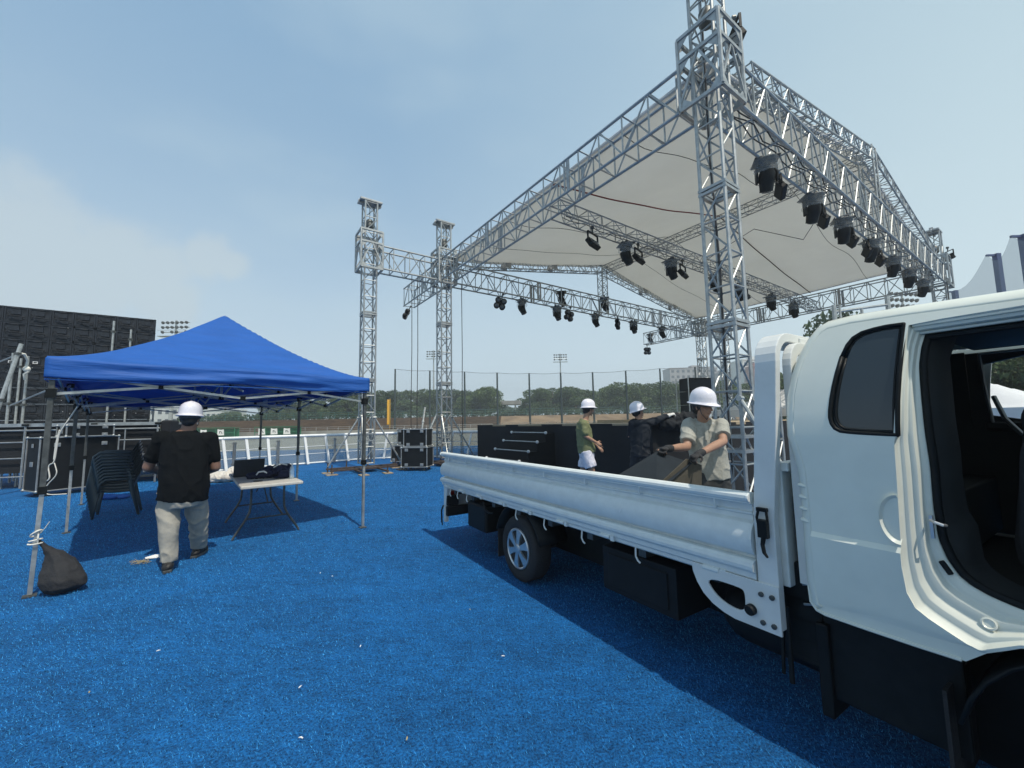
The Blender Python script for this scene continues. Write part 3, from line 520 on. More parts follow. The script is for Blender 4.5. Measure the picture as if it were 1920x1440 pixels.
# ---- stage lights (each its own thing, hung from the beams)
def moving_head(rain=True):
    t = thing('moving_head', '', 'stage light'); b = MB(); b.box((0, 0, -.16), (.34, .30, .12)); b.build('base', 'black', t, bevel=.025, seg=2)
    b = MB(); b.tube((-.08, 0, -.10), (-.08, 0, .02), .025, 6); b.tube((.08, 0, -.10), (.08, 0, .02), .025, 6); b.lathe([(.045, -.03), (.045, .03)], 10, (-.08, 0, .02), (0, 1, 0)); b.lathe([(.045, -.03), (.045, .03)], 10, (.08, 0, .02), (0, 1, 0)); b.build('clamp', 'dsteel', t)
    b = MB(); b.box((-.19, 0, -.38), (.05, .14, .36)); b.box((.19, 0, -.38), (.05, .14, .36)); b.box((0, 0, -.235), (.42, .16, .05)); b.build('yoke', 'black', t, bevel=.02)
    b = MB(); b.lathe([(.05, -.22), (.12, -.20), (.155, -.10), (.16, .02), (.145, .10), (.13, .24), (.135, .27)], 16, (0, 0, -.47), (0, -.45, -.9)); b.build('head', 'black', t, auto=True)
    b = MB(); c = Vector((0, -.45, -.9)).normalized(); b.lathe([(.10, .272), (.08, .29), (.02, .30)], 14, (0, 0, -.47), c); b.build('lens', 'lens', t, True)
    if rain:
        b = MB(); n = 20; rings = []
        for r_, z in ((.27, -.08), (.29, -.13), (.22, -.20), (.25, -.30), (.23, -.38)): rings.append([Vector((r_*(1+.09*math.sin(5*a+z*20))*math.cos(a), r_*(1+.09*math.sin(5*a+z*20))*math.sin(a), z)) for a in [2*math.pi*i/n for i in range(n)]])
        b.loft(rings, False); b.build('rain_cover', 'rain', t, True)
        b = MB(); b.box((0, 0, -.075), (.50, .46, .02)); b.build('cover_plate', 'dsteel', t, bevel=.02)
    return t
def par_box():
    t = thing('blinder', '', 'stage light'); b = MB(); b.tube((0, 0, -.14), (0, 0, .02), .02, 6); b.lathe([(.045, -.03), (.045, .03)], 10, (0, 0, .02), (0, 1, 0)); b.build('clamp', 'dsteel', t)
    b = MB(); b.bar((-.24, 0, -.14), (.24, 0, -.14), .04, .02); b.bar((-.24, 0, -.14), (-.24, 0, -.40), .04, .02); b.bar((.24, 0, -.14), (.24, 0, -.40), .04, .02); b.build('yoke', 'black', t)
    m = Euler((R(-32), 0, 0)).to_matrix(); b = MB(); b.box((0, 0, -.40), (.42, .13, .24), m); b.build('housing', 'black', t, bevel=.02)
    b = MB(); [b.lathe([(.085, 0), (.07, .012)], 12, Vector((x, 0, -.40))+m @ Vector((0, -.066, 0)), m @ Vector((0, -1, 0))) for x in (-.105, .105)]; b.build('lens', 'lens', t); return t
def petal():
    t = thing('effect_light', '', 'stage light'); b = MB(); b.tube((0, 0, -.16), (0, 0, .02), .02, 6); b.lathe([(.045, -.03), (.045, .03)], 10, (0, 0, .02), (0, 1, 0)); b.build('clamp', 'dsteel', t)
    b = MB(); b.bar((-.12, 0, -.16), (.12, 0, -.16), .05, .02); b.bar((-.12, 0, -.16), (-.12, 0, -.36), .05, .02); b.bar((.12, 0, -.16), (.12, 0, -.36), .05, .02); b.build('yoke', 'black', t); b = MB()
    for a in (45, 135, 225, 315): c = Vector((math.cos(R(a))*.16, 0, -.38+math.sin(R(a))*.16)); b.lathe([(.06, .10), (.115, .06), (.125, -.05), (.10, -.09)], 14, c, (0, 1, 0))
    b.lathe([(.12, .08), (.13, -.05)], 12, (0, 0, -.38), (0, 1, 0)); b.build('housing', 'black', t, auto=True)
    b = MB(); [b.lathe([(.08, 0), (.04, .015)], 12, (math.cos(R(a))*.16, -.09, -.38+math.sin(R(a))*.16), (0, -1, 0)) for a in (45, 135, 225, 315)]; b.build('lens', 'lens', t); return t
PM, PB, PP = moving_head(), par_box(), petal(); ul = set()
def hang(pr, x, y, z, lb, grp, rz=0., sc=1., tilt=(0, 0)):
    o = pr if id(pr) not in ul else dup(pr); ul.add(id(pr)); o.location = st(x, y, z); o.rotation_euler = (tilt[0], tilt[1], TH+rz); o['label'] = lb; o['group'] = grp; o.scale = (sc,)*3; return o
g1 = 'lights along the front beam'; fy = WB/2-.0; od = ['first', 'second', 'third', 'fourth', 'fifth', 'sixth', 'seventh', 'eighth']
for i, x in enumerate((2.45, 4.9, 7.0, 9.4, 11.8, 13.9, 16.0)): hang(PM, x, .22, ZB+.05, 'black moving light in clear rain cover, %s along the front beam from the nearest tower' % od[i], g1, random.uniform(-.3, .3)+2.4, .95)
for i, x in enumerate((3.15, 5.6, 7.7, 9.0, 10.3)): hang(PB, x, .26, ZB-.10, 'black box blinder under the front beam, %s from the nearest tower' % od[i], g1, .5, .95, (0, .30))
g2 = 'lights along the centre beam'
for i, x in enumerate((2.95, 5.2, 7.9, 9.7, 12.4, 14.7)): hang(PM, x, MY, ZM-.22, 'black moving light on the brownish centre beam, %s from its left end' % od[i], g2, random.uniform(-.3, .3)+1.2, .92)
for i, x in enumerate((1.45, 3.4, 5.7, 10.0)): hang(PB, x, MY-.1, ZM-.22, 'black twin blinder on the brownish centre beam, %s from its left end' % od[i], g2, .25, 1.1)
g3 = 'lights along the rear beam'
for i, x in enumerate((3.6, 5.6, 8.1, 11.0, 13.5)): hang(PM, x, LA-.1, ZB-.05, 'black moving light below the rear beam, %s from the second tower' % od[i], g3, random.uniform(-.5, .5), .92)
for i, x in enumerate((2.6, 6.4, 9.7)): hang(PP, x, LA-.15, ZB-.05, 'four petal effect light below the rear beam, %s from the left' % od[i], g3, -.5+.5*i, 1.05, (0, .3))
hang(PP, 0.0, LA+3.5, ZB-.05, 'effect light under the left overhanging end of the side beam', 'lights on the beam ends', 1.2, 1.0, (.5, 0)); hang(PP, LB, LA+4.0, ZB-.05, 'four petal effect light under the far overhanging beam end', 'lights on the beam ends', -.4, 1.1)
for x, y, z, lb in ((.55, -.2, 8.55, 'small dark floodlight on the right of the nearest tower near the top'), (.45, LA-.1, 8.15, 'small dark floodlight on top beside the second tower'), (LB+.5, -.3, 8.5, 'dark floodlight on top of the far right front tower'), (6.0, LA, ZB+.75, 'dark light sitting inside the rear beam, left one'), (8.8, LA-.1, ZB+.9, 'bulky dark light inside the rear beam below the king post'), (LB, LA+3.7, ZB+.75, 'dark light inside the far overhanging beam end')):
    hang(PM if z < 8 else PB, x, y, z, lb, 'lights on top of the beams', .8, 1.0)
for c in [c for c in COL.objects if c.name.startswith('rain_cover') and c.parent and 'sitting inside' in c.parent.get('label', '')]: bpy.data.objects.remove(c)
# cable loops between the front beam lights
b = MB()
for x in (2.4, 4.8, 6.9, 8.6, 10.2, 11.8, 13.4): b.path([(x+.3+1.5*k/10, .28, ZB-.03-.38*math.sin(math.pi*k/10)) for k in range(11)], .011, 5)
b.path([(5.6, .3, ZB-.2), (6.2, .9, ZB-.5), (6.4, 2.2, ZB+.4), (6.7, 3.2, ZB+.3), (7.0, MY, ZM)], .010, 5); b.build('light_cable', 'cable', roof)
b = MB(); rr_ = random.Random(3)
for k in range(3): b.path([(.5+i*.28, -.12+.10*k+.05*math.sin(i*1.3+k), ZB+.07+.05*abs(math.sin(i*.8+k*2))+rr_.uniform(0, .03)) for i in range(60)], .013, 5)
b.build('cable_run', 'cable', roof)
b = MB()
for k in range(2): b.path([(.5+i*.28, MY-.08+.12*k+.03*math.sin(i*1.1+k), ZM-.14+.04*abs(math.sin(i*.9+k*2))) for i in range(60)], .011, 5)
b.build('cable_run', 'cable', roof)
b = MB(); b.path([(.16, .16, 8.6), (.14, .18, 6.0), (.17, .15, 4.0), (.15, .17, 2.0), (.2, .2, .2)], .016, 6); o = b.build('tower_cable', 'cable'); tag(o, 'black cable running down inside the nearest roof tower', 'cable'); o.location = st(0, 0); o.rotation_euler = (0, 0, TH)
# ================================================================ STAGE DECK
deck = thing('stage_deck', 'black draped stage deck with wooden top under the truss roof', 'stage', st(1.35, LA-.1), TH); b = MB(); b.box((8.0, -4.75, 1.40), (16.0, 9.5, .05)); b.build('deck_top', 'wood', deck)
def drape(mb, p, q, z0, z1, amp=.03, wl=.28, n=None):
    p = Vector(p); q = Vector(q); d = q-p; n = int(d.length/.06); nn = Vector((d.y, -d.x, 0)).normalized(); vs = []; nz_ = 5
    for j in range(nz_+1):
        f = j/nz_
        for i in range(n+1): c = p+d*(i/n)+nn*(amp*(1-f*.75)*(math.sin(i*.06/wl*6.28)+.6*math.sin(i*.06/wl*2.3+f))); c.z = z0+(z1-z0)*f; vs.append(c)
    mb.add(vs, [(j*(n+1)+i, j*(n+1)+i+1, (j+1)*(n+1)+i+1, (j+1)*(n+1)+i) for j in range(nz_) for i in range(n)])
b = MB(); drape(b, (0, 0, 0), (0, -9.5, 0), .01, 1.425, .012, 1.9); drape(b, (16, 0, 0), (0, 0, 0), .01, 1.425, .012, 1.9); drape(b, (0, -9.5, 0), (16, -9.5, 0), .01, 1.425, .02, .9); b.build('skirt', 'flat', deck, True)
b = MB()
for x in np.arange(1, 16, 2.4):
    for y in np.arange(-9, 0, 1.2): b.tube((x, y, 0), (x, y, 1.37), .025, 6)
b.build('substructure', 'steel', deck)
b = MB(); b.box((4.2, -4.0, 1.455), (2.4, 1.2, .05)); b.box((4.3, -3.9, 1.505), (2.4, 1.2, .04)); o = b.build('plywood_sheets', 'wood'); tag(o, 'low pile of pale plywood sheets lying on the stage deck', 'plywood'); o.location = st(1.35, LA-.1); o.rotation_euler = (0, 0, TH)
# black steps with white nosings
sp = thing('stage_steps', 'black wooden steps with white edge rods standing against the stage skirt', 'steps', st(1.32, LA-.1-3.7), TH)
zt = [1.17, .92, .67, .42, .2]
for k, z in enumerate(zt):
    b = MB(); b.box((-.17-.32*k, 0, z/2), (.34, 1.7, z)); b.build('step', 'bped', sp, bevel=.004)
    b = MB(); b.tube((-.34-.32*k, -.86, z+.018), (-.34-.32*k, .86, z+.018), .016, 8); b.build('nosing', 'steel', sp)
    [MB().ell((-.34-.32*k, yq, z+.018), (.045, .045, .045), n=10).build('end_cap', 'white', sp, True) for yq in (-.86, .86)]
# ================================================================ LEFT SIDE: SCREEN WALL, PLATFORM, CASES
pR = at(293, 600, 14.0); pL = at(0, 572, 12.0); dv = Vector((pR.x-pL.x, 2.0, 0)); rzw = math.atan2(dv.y, dv.x); nxm = 11; cw = .5
sw = thing('screen_wall', 'tall black LED screen wall seen from behind at the left edge', 'LED screen', (pR.x, 14.0, 0), rzw)
cabm = None; b = MB(); b.box((0, 0, 0), (.492, .07, .492))
for s in (-1, 1): b.box((s*.225, .0, 0), (.035, .12, .49)); b.box((0, 0, s*.225), (.49, .12, .035))
b.box((0, -.06, .08), (.20, .06, .15)); b.box((0, -.055, -.11), (.26, .04, .06)); b.tube((-.08, -.10, .19), (.08, -.10, .19), .012, 5); b.tube((-.19, -.08, -.03), (.19, -.08, -.06), .010, 5)
b.path([(-.2, -.07, .1), (-.12, -.1, -.02), (-.02, -.09, -.15), (.1, -.1, -.17), (.2, -.08, -.1)], .008, 4); cabm = b.build('cabinet', 'panel', sw)
hl = MB(); hl.box((0, -.10, 0), (.10, .01, .016)); hl.box((0, -.10, .055), (.10, .01, .016)); hl.box((-.045, -.10, .028), (.016, .01, .07)); hl.box((.045, -.10, .028), (.016, .01, .07)); hme = hl.mesh('handle', M['white'])
ledm = MB(); ledm.box((0, -.102, 0), (.012, .006, .012)); ledme = ledm.mesh('indicator', M['paper']); rows = 9
for i in range(nxm):
    for j in range(rows):
        o = cabm if i+j == 0 else cabm.copy()
        if i+j: COL.objects.link(o)
        o.parent = sw; o.location = (-.25-cw*i, 0, pR.z-.25-cw*j-.02*0)
        if j == 3 and i < 9: h_ = bpy.data.objects.new('handle', hme); COL.objects.link(h_); h_.parent = o
        if random.random() < .35: h_ = bpy.data.objects.new('indicator', ledme); COL.objects.link(h_); h_.parent = o; h_.location = (random.uniform(-.2, .2), 0, random.uniform(-.2, .2))
b = MB()
for x in (-.1, -1.6, -3.1, -4.6): b.tube((x, .35, 0), (x, .35, pR.z-.2), .03, 6); b.tube((x, 1.3, 0), (x, 1.3, pR.z-1.2), .03, 6); [b.tube((x, .35, z), (x, 1.3, z), .025, 6) for z in (1, 2.2, 3.4)]
b.build('support_frame', 'steel', sw)
# scaffold poles in front of the wall
def pole(lb, p, q, r_=.03, extra=()):
    o = thing('scaffold_pole', lb, 'pole', p, group='bare scaffold poles at the screen wall'); b = MB(); q = Vector(q)-Vector(p); b.tube((0, 0, 0), q, r_, 8); b.build('tube', 'steel', o, auto=True); b = MB()
    for f in (.3, .62, .93): b.box(q*f, (.09, .09, .07))
    b.build('coupler', 'dsteel', o)
for px, yt, dp, lb in ((214, 602, 13.0, 'tall upright pole in front of the screen wall, left of the pair above the tent'), (246, 618, 13.4, 'shorter upright pole in front of the screen wall, right of the pair above the tent'), (25, 662, 10.9, 'upright pole beside the leaning bright pole at the left edge'), (53, 668, 11.3, 'upright pole with knotted white rope at the left edge'), (40, 672, 12.2, 'thin upright pole behind the knotted rope pole')):
    p = at(px, yt, dp); pole(lb, (p.x, dp, 0), (p.x, dp, p.z))
p = at(40, 645, 9.6); q = at(-12, 800, 9.0); pole('thick bright pole leaning up to the right at the left edge', (q.x-.35, q.y-.1, 0), p, .04)
for (a, c, lb) in ((at(0, 678, 11), at(25, 668, 10.9), 'short cross tube at the very left edge'), (at(20, 760, 10.9), at(95, 729, 10.4), 'slanting tube from the pole foot up towards the near tent leg')):
    o = thing('cross_tube', lb, 'pole', a, group='slanting cross tubes at the screen wall'); b = MB(); b.tube((0, 0, 0), c-a, .022, 6); b.build('tube', 'steel', o)
b = MB(); b.path([at(33, 662, 10.8), at(46, 664, 10.9), at(52, 676, 11.1), at(49, 690, 11.1), at(53, 697, 11.1), at(45, 701, 11.1), at(47, 712, 11.1)], .03, 6); b.ell(at(50, 692, 11.1), (.09, .07, .08)); tag(b.build('knotted_rope', 'rope', smooth=True), 'white rope knotted round the upright pole at the left edge', 'rope')
# black skirted platform with silver frames
a = at(-260, 786, 9.9); c = at(303, 784, 11.7); dv = Vector((c.x-a.x, c.y-a.y, 0)); ln = dv.length; pf = thing('platform', 'black skirted platform with silver railing frames below the screen wall', 'platform', (a.x, a.y, 0), math.atan2(dv.y, dv.x)); zt_ = 1.70
b = MB(); b.box((ln/2, 1.2, zt_-.03), (ln, 2.4, .06)); b.build('deck', 'alud', pf); b = MB(); b.box((ln/2, .06, (zt_+.38)/2), (ln-.1, .02, zt_-.44)); b.box((ln-.02, 1.2, (zt_+.2)/2), (.02, 2.3, zt_-.25)); b.build('skirt', 'flat', pf)
b = MB(); b.box((ln+.13, .2, .98), (.26, .5, 1.55)); b.build('end_flap', 'flat', pf, bevel=.05)
b = MB(); xs = [ln-.05-1.45*i for i in range(8)]
b.bar((0, -.02, zt_-.03), (ln, -.02, zt_-.03), .05, .09); b.tube((0, -.05, zt_-.17), (ln, -.05, zt_-.17), .022, 6)
for i, x in enumerate(xs):
    b.tube((x, -.05, zt_-.05), (x, -.05, .02), .026, 6)
    if i % 2 == 0: [b.tube((x, -.05, z), (max(0, x-1.45), -.05, z), .018, 6) for z in (.32, .80, 1.22)]
    else: b.tube((x, -.05, .32), (max(0, x-1.45), -.05, .32), .018, 6)
    b.tube((x-.75, -.05, zt_-.17), (x-.75, -.05, .32), .016, 6)
b.tube((0, -.06, .32), (1.5, -.06, 1.6), .014, 5); b.build('railing_frame', 'alu', pf)
b = MB(); [b.box((x, -.06, zt_-.03), (.12, .07, .06)) for x in xs]; b.build('clamp', 'black', pf)
def fcase(name, lb, w_, d_, h_, loc, rz, wheels=True, body='flat', latch=2, grp=None, lid=.0):
    t = thing(name, lb, 'flight case', loc, rz, grp); z0 = .13 if wheels else .0; b = MB(); b.box((0, 0, z0+h_/2), (w_-.02, d_-.02, h_-.02)); b.build('body', 'bped', t); e = MB(); k = .028
    for sx in (-1, 1):
        for sy in (-1, 1): e.bar((sx*w_/2, sy*d_/2, z0), (sx*w_/2, sy*d_/2, z0+h_), k, k)
        for z in (z0, z0+h_): e.bar((sx*w_/2, -d_/2, z), (sx*w_/2, d_/2, z), k, k); e.bar((-w_/2, sx*d_/2, z), (w_/2, sx*d_/2, z), k, k)
    e.build('edge_trim', 'alu', t, bevel=.006); c_ = MB()
    for sx in (-1, 1):
        for sy in (-1, 1):
            for z in (z0, z0+h_): c_.ell((sx*w_/2, sy*d_/2, z), (.035, .035, .035), n=8)
    c_.build('corner_ball', 'alu', t, True)
    for i in range(latch):
        x = -w_*.3+w_*.6*i/max(1, latch-1)
        for zf in ((.12, .88) if lid else (.86,)):
            l_ = MB(); l_.box((x, -d_/2-.006, z0+h_*zf), (.11, .014, .09)); l_.box((x, -d_/2-.016, z0+h_*zf), (.05, .012, .05)); l_.build('latch', 'alu', t, bevel=.004)
    l_ = MB(); l_.box((-w_/2-.006, 0, z0+h_*.5), (.014, .16, .11)); l_.box((-w_/2-.012, 0, z0+h_*.85), (.014, .09, .09)); l_.build('handle', 'alu', t, bevel=.004)
    if wheels:
        for sx in (-1, 1):
            for sy in (-1, 1): q_ = MB(); q_.lathe([(.05, -.02), (.05, .02)], 12, (sx*w_*.36, sy*d_*.36, .05), (0, 1, 0)); q_.box((sx*w_*.36, sy*d_*.36, .11), (.1, .08, .03)); q_.build('castor', 'dsteel', t)
    return t
pa, pb = gr(66, 934), gr(216, 916); dv = (pb-pa); rzc = math.atan2(dv.y, dv.x)
def hat(px, py, p): # height of a picture row at the distance of p
    return at(px, py, p.y).z
w_ = dv.length; mid = (pa+pb)/2; hh = 1.22; n_ = Vector((-dv.y, dv.x, 0)).normalized(); c_ = mid+n_*.35
fcase('flight_case', 'large black flight case standing behind the near tent leg', w_, .7, hh, c_, rzc, True)
fcase('flight_case', 'slim black flight case lying on top of the large left flight case', w_*.62, .5, .26, c_+Vector((0.2, 0.05, hh+.13+.015)), rzc, False, latch=2, lid=1)
g = 'black flight cases between the left towers'; pc = gr(772, 884); rz2 = math.atan2(-.25, 1)+.12
fcase('flight_case', 'lower right flight case on castors between the two left roof towers', .86, .62, .62, pc+Vector((.1, .35, 0)), rz2, True, grp=g, lid=1); fcase('flight_case', 'upper flight case stacked between the two left roof towers, the wide one', .76, .6, .55, pc+Vector((.12, .36, .79)), rz2, False, grp=g, lid=1)
pd = gr(742, 872); fcase('flight_case', 'lower left flight case on castors, beside the taller stack', .5, .6, .58, pd+Vector((.1, .3, 0)), rz2, True, grp=g, lid=1); fcase('flight_case', 'narrow upper flight case at the left of the stack', .42, .6, .58, pd+Vector((.3, .3, .74)), rz2, False, grp=g, lid=1)
# silver pipes leaning behind the cases
for (x0_, y0_, x1_, y1_, dp, lb) in ((790, 815, 797, 764, 14.6, 'steel prop leaning behind the flight cases, left one'), (802, 815, 819, 776, 14.6, 'steel prop leaning behind the flight cases, right one')):
    p = at(x0_, y0_, dp); q = at(x1_, y1_, dp+.3); d = (q-p); base = p-d*((p.z)/d.z); o = thing('steel_prop', lb, 'prop', base, group='props leaning behind the flight cases'); b = MB(); b.tube((0, 0, 0), q-base, .035, 8); b.tube(p+d*.45-base, p+d*.5-base, .055, 8); b.build('tube', 'steel', o, auto=True)
# rink barrier with white rails
bp = [gr(*v) for v in ((225, 897), (290, 893), (415, 884), (500, 876), (570, 871), (680, 862), (770, 858), (850, 857), (920, 857))]; BH = 1.13
bar = thing('rink_barrier', 'clear panelled rink barrier with white pipe rails curving behind the tents', 'barrier', bp[0]); o0 = bp[0]; pan = MB(); rail = MB(); posts = []
for k in range(len(bp)-1):
    a, c = bp[k]-o0, bp[k+1]-o0; d = c-a; n = max(1, round(d.length/.85)); nn = Vector((d.y, -d.x, 0)).normalized()
    pan.box((a+c)/2+Vector((0, 0, BH/2)), (d.length, .02, BH-.08), Euler((0, 0, math.atan2(d.y, d.x))).to_matrix())
    for z, r_ in ((BH, .052), (BH*.62, .014), (BH*.36, .014), (.04, .035)): rail.tube(a+Vector((0, 0, z)), c+Vector((0, 0, z)), r_, 8)
    for i in range(n): posts.append((a+d*(i/n), nn))
pan.build('clear_panel', 'clearp', bar); rail.build('rail', 'pipe', bar, auto=True)
for i, (p, nn) in enumerate(posts):
    b = MB(); s = nn*.18+Vector((.10 if p.x < 6 else -.16, 0, 0)); b.bar(p+Vector((0, 0, BH-.03)), p+s+Vector((0, 0, .02)), .095, .035); b.build('strut', 'pipe', bar)
    if i % 2: b = MB(); q = p+Vector((.35, .1, 0)); b.bar(q+Vector((0, 0, .02)), q+Vector((0, 0, BH*.88)), .11, .05); b.box(q+Vector((0, -.02, BH*.84)), (.16, .06, .03)); b.box(q+Vector((0, -.02, BH*.2)), (.16, .06, .03)); b.build('fold_leg', 'alud', bar)
# ================================================================ BLUE TENT
TO = Vector((-4.42, 3.80, 0)); TX = Vector((math.cos(R(45.9)), math.sin(R(45.9)), 0)); TY = Vector((math.cos(R(134.0)), math.sin(R(134.0)), 0)); TLX, TLY = 3.22, 6.35
tent = thing('canopy_tent', 'large blue pop up canopy tent on slim dark legs over the man in black', 'tent', TO)
def tp_(x, y, z=0.): return TX*x+TY*y+Vector((0, 0, z))
EZ, PZ = 2.215, 3.245
def tz(x, y):
    dx = min(x, TLX-x)/(TLX/2); yy = min(y, TLY-y); dy = yy/(TLX/2); g = max(0, min(dx, dy, 1)); z = EZ+(PZ-EZ)*(g**1.42*.93+.07*g)
    if dy > 1: z -= .16*math.sin(math.pi*(yy-TLX/2)/(TLY/2-TLX/2)*.5)**.8*(g**1.0)      # ridge dips between the two peaks
    return z
def tfold(x, y): # soft folds in the slack cloth near the eaves
    dx = min(x, TLX-x)/(TLX/2); dy = min(y, TLY-y)/(TLX/2); g = min(dx, dy); along = y if dx < dy else x; k = math.exp(-((g-.16)/.15)**2)
    e = math.exp(-min(abs(along), abs((TLX if dx >= dy else TLY)-along))/.55)
    k *= min(1, abs(dx-dy)/.22)**1.5; e *= min(1, abs(dx-dy)/.22)
    return -.034*k*(1+math.sin(along*2.2+g*14))-.016*k*math.sin(along*6.5+g*23)-.020*e*k*math.sin(g*60+along*3)-.005*math.sin(g*31+along*5)*math.exp(-g*3)*min(1, abs(dx-dy)/.22)
b = MB(); nx, ny = 56, 100; vs = [tuple(tp_(TLX*i/nx, TLY*j/ny, tz(TLX*i/nx, TLY*j/ny)+tfold(TLX*i/nx, TLY*j/ny))) for j in range(ny+1) for i in range(nx+1)]
b.add(vs, [(j*(nx+1)+i, j*(nx+1)+i+1, (j+1)*(nx+1)+i+1, (j+1)*(nx+1)+i) for j in range(ny) for i in range(nx)]); o = b.build('canopy', 'blue', tent, True); s_ = o.modifiers.new('thick', 'SOLIDIFY'); s_.thickness = .004; s_.offset = -1
# valance
b = MB(); per = []
for (p, q) in (((0, 0), (TLX, 0)), ((TLX, 0), (TLX, TLY)), ((TLX, TLY), (0, TLY)), ((0, TLY), (0, 0))):
    n = int(((q[0]-p[0])**2+(q[1]-p[1])**2)**.5/.035)
    for i in range(n): f = i/n; per.append((p[0]+(q[0]-p[0])*f, p[1]+(q[1]-p[1])*f, f, n))
np_ = len(per); nv = 9; vs = []
for j in range(nv+1):
    h = j/nv
    for (x, y, f, n) in per:
        cx, cy = x-TLX/2, y-TLY/2; ox = (1 if cx > 0 else -1) if abs(abs(cx)-TLX/2) < 1e-6 else 0; oy = (1 if cy > 0 else -1) if abs(abs(cy)-TLY/2) < 1e-6 else 0
        side_w = math.sin(math.pi*min(1, max(0, f))); k = h*(.040*math.sin(h*7.5+f*3.2+x)+.020*math.sin(h*13-f*9+y*3)+.008*math.sin(f*55))*side_w
        out = .012+k; zz = EZ-h*(.205+.018*side_w*math.sin(f*6.3*1.5))+(.012*math.sin(f*9+1)*side_w)*(1-h)
        if j == 0: zz = EZ+tfold(x, y); out = 0
        vs.append(tuple(tp_(x+ox*out, y+oy*out, zz)))
b.add(vs, [(j*np_+i, j*np_+(i+1) % np_, (j+1)*np_+(i+1) % np_, (j+1)*np_+i) for j in range(nv) for i in range(np_)]); o = b.build('valance', 'blue', tent, True); s_ = o.modifiers.new('thick', 'SOLIDIFY'); s_.thickness = .004
b = MB(); b.path([tuple(tp_(x*1.004-.006, y*1.002-.006, EZ-.222+.018*0)) for (x, y, f, n) in per[::3]]+[tuple(tp_(-.006, -.006, EZ-.222))], .005, 5); b.build('hem', 'blue', tent)
LEG = [(.04, .04), (TLX-.04, .04), (.04, TLY/2), (TLX-.04, TLY/2), (.04, TLY-.04), (TLX-.04, TLY-.04)]
for k, (x, y) in enumerate(LEG):
    lean = Vector((-.02, -.01, 0)) if k == 0 else Vector((0, 0, 0)); l_ = MB(); l_.box(tp_(x, y, 1.50), (.042, .042, 1.12), (0, 0, R(46))); o = l_.build('leg', 'dsteel', tent, bevel=.004)
    q = MB(); q.bar(tp_(x, y, .02)+lean, tp_(x, y, .98), .032, .032, up=tuple(TX)); q.build('inner_tube', 'steel', o); q = MB(); q.box(tp_(x, y, .008)+lean, (.09, .09, .012), (0, 0, R(46))); q.build('foot_plate', 'dsteel', o); [MB().box(tp_(x, y, zq), (wq, wq, hq), (0, 0, R(46))).build('bracket', 'black', o) for zq, wq, hq in ((.95, .06, .07), (1.86, .07, .09), (2.05, .07, .08))]
def sciss(p, q, n, z0=1.86, z1=2.06):
    p = Vector(p); q = Vector(q); b = MB(); j = MB(); up_ = (0, 0, 1)
    for i in range(n):
        a = p+(q-p)*(i/n); c = p+(q-p)*((i+1)/n); b.bar(tp_(a.x, a.y, z0), tp_(c.x, c.y, z1), .014, .026); b.bar(tp_(a.x, a.y, z1), tp_(c.x, c.y, z0), .014, .026)
        m_ = (a+c)/2; j.box(tp_(m_.x, m_.y, (z0+z1)/2), (.04, .04, .04)); j.box(tp_(c.x, c.y, z0), (.05, .05, .05)); j.box(tp_(c.x, c.y, z1), (.05, .05, .05))
    b.build('scissor_bar', 'steel', tent); j.build('joint', 'black', tent)
i_ = .06; H2 = TLY/2
sciss((i_, i_), (TLX-i_, i_), 2); sciss((TLX-i_, i_), (TLX-i_, H2), 2); sciss((TLX-i_, H2), (TLX-i_, TLY-i_), 2); sciss((i_, i_), (i_, H2), 2); sciss((i_, H2), (i_, TLY-i_), 2); sciss((i_, TLY-i_), (TLX-i_, TLY-i_), 2); sciss((i_, H2), (TLX-i_, H2), 2)
for py in (H2/2, TLY-H2/2):
    b = MB(); b.tube(tp_(TLX/2, py, 2.0), tp_(TLX/2, py, PZ-.03), .018, 8); b.build('peak_pole', 'steel', tent)
    for (a, c) in (((i_, py), (TLX/2, py)), ((TLX-i_, py), (TLX/2, py)), ((TLX/2, i_ if py < H2 else H2), (TLX/2, py)), ((TLX/2, H2 if py < H2 else TLY-i_), (TLX/2, py))): sciss(a, c, 1, 1.95, 2.2)
for xx, ya, yb in ((TLX-.012, .03, .50), (TLX-.012, TLY-.50, TLY-.03), (.012, .03, .40), (.012, TLY-.5, TLY-.03)):
    b = MB(); b.add([tp_(xx, ya, EZ-.20), tp_(xx, yb, EZ-.13), tp_(xx, yb, EZ-.02), tp_(xx, ya, EZ-.02)], [(0, 1, 2, 3)]); b.build('corner_patch', 'white', tent)
# sandbag tied to the near leg
sb = thing('sandbag', 'black sandbag tied with white rope to the foot of the nearest tent leg', 'sandbag', TO+Vector((.16, .14, 0))); b = MB()
pp = [(-.165, -.08, .50, .020), (-.13, -.05, .44, .03), (-.06, -.02, .36, .065), (-.03, 0, .29, .10), (.0, 0, .21, .135), (.02, 0, .13, .158), (.03, 0, .06, .150), (.02, 0, .02, .11), (.02, 0, .004, .07)]
b.loft([[Vector((cx+r_*(1+.10*math.sin(3*a_+cz*9)+.05*math.sin(7*a_))*math.cos(a_), cy+r_*.95*math.sin(a_)*(1+.06*math.sin(5*a_)), cz))+sb.location for a_ in [2*math.pi*k/24 for k in range(24)]] for cx, cy, cz, r_ in pp])
blob('bag', b, mat('black_sack_cloth', (.02, .021, .024), .85, 0, .2, 30, .3, 60), sb, sb.location, .012, 3, .010, 9.)
b = MB()
for z, dz, r_ in ((.50, .008, .040), (.56, .03, .036), (.47, .0, .045)): b.path([(-.175+r_*math.cos(a), -.088+r_*math.sin(a), z+dz*math.cos(a)) for a in [k*.35 for k in range(19)]], .007, 6)
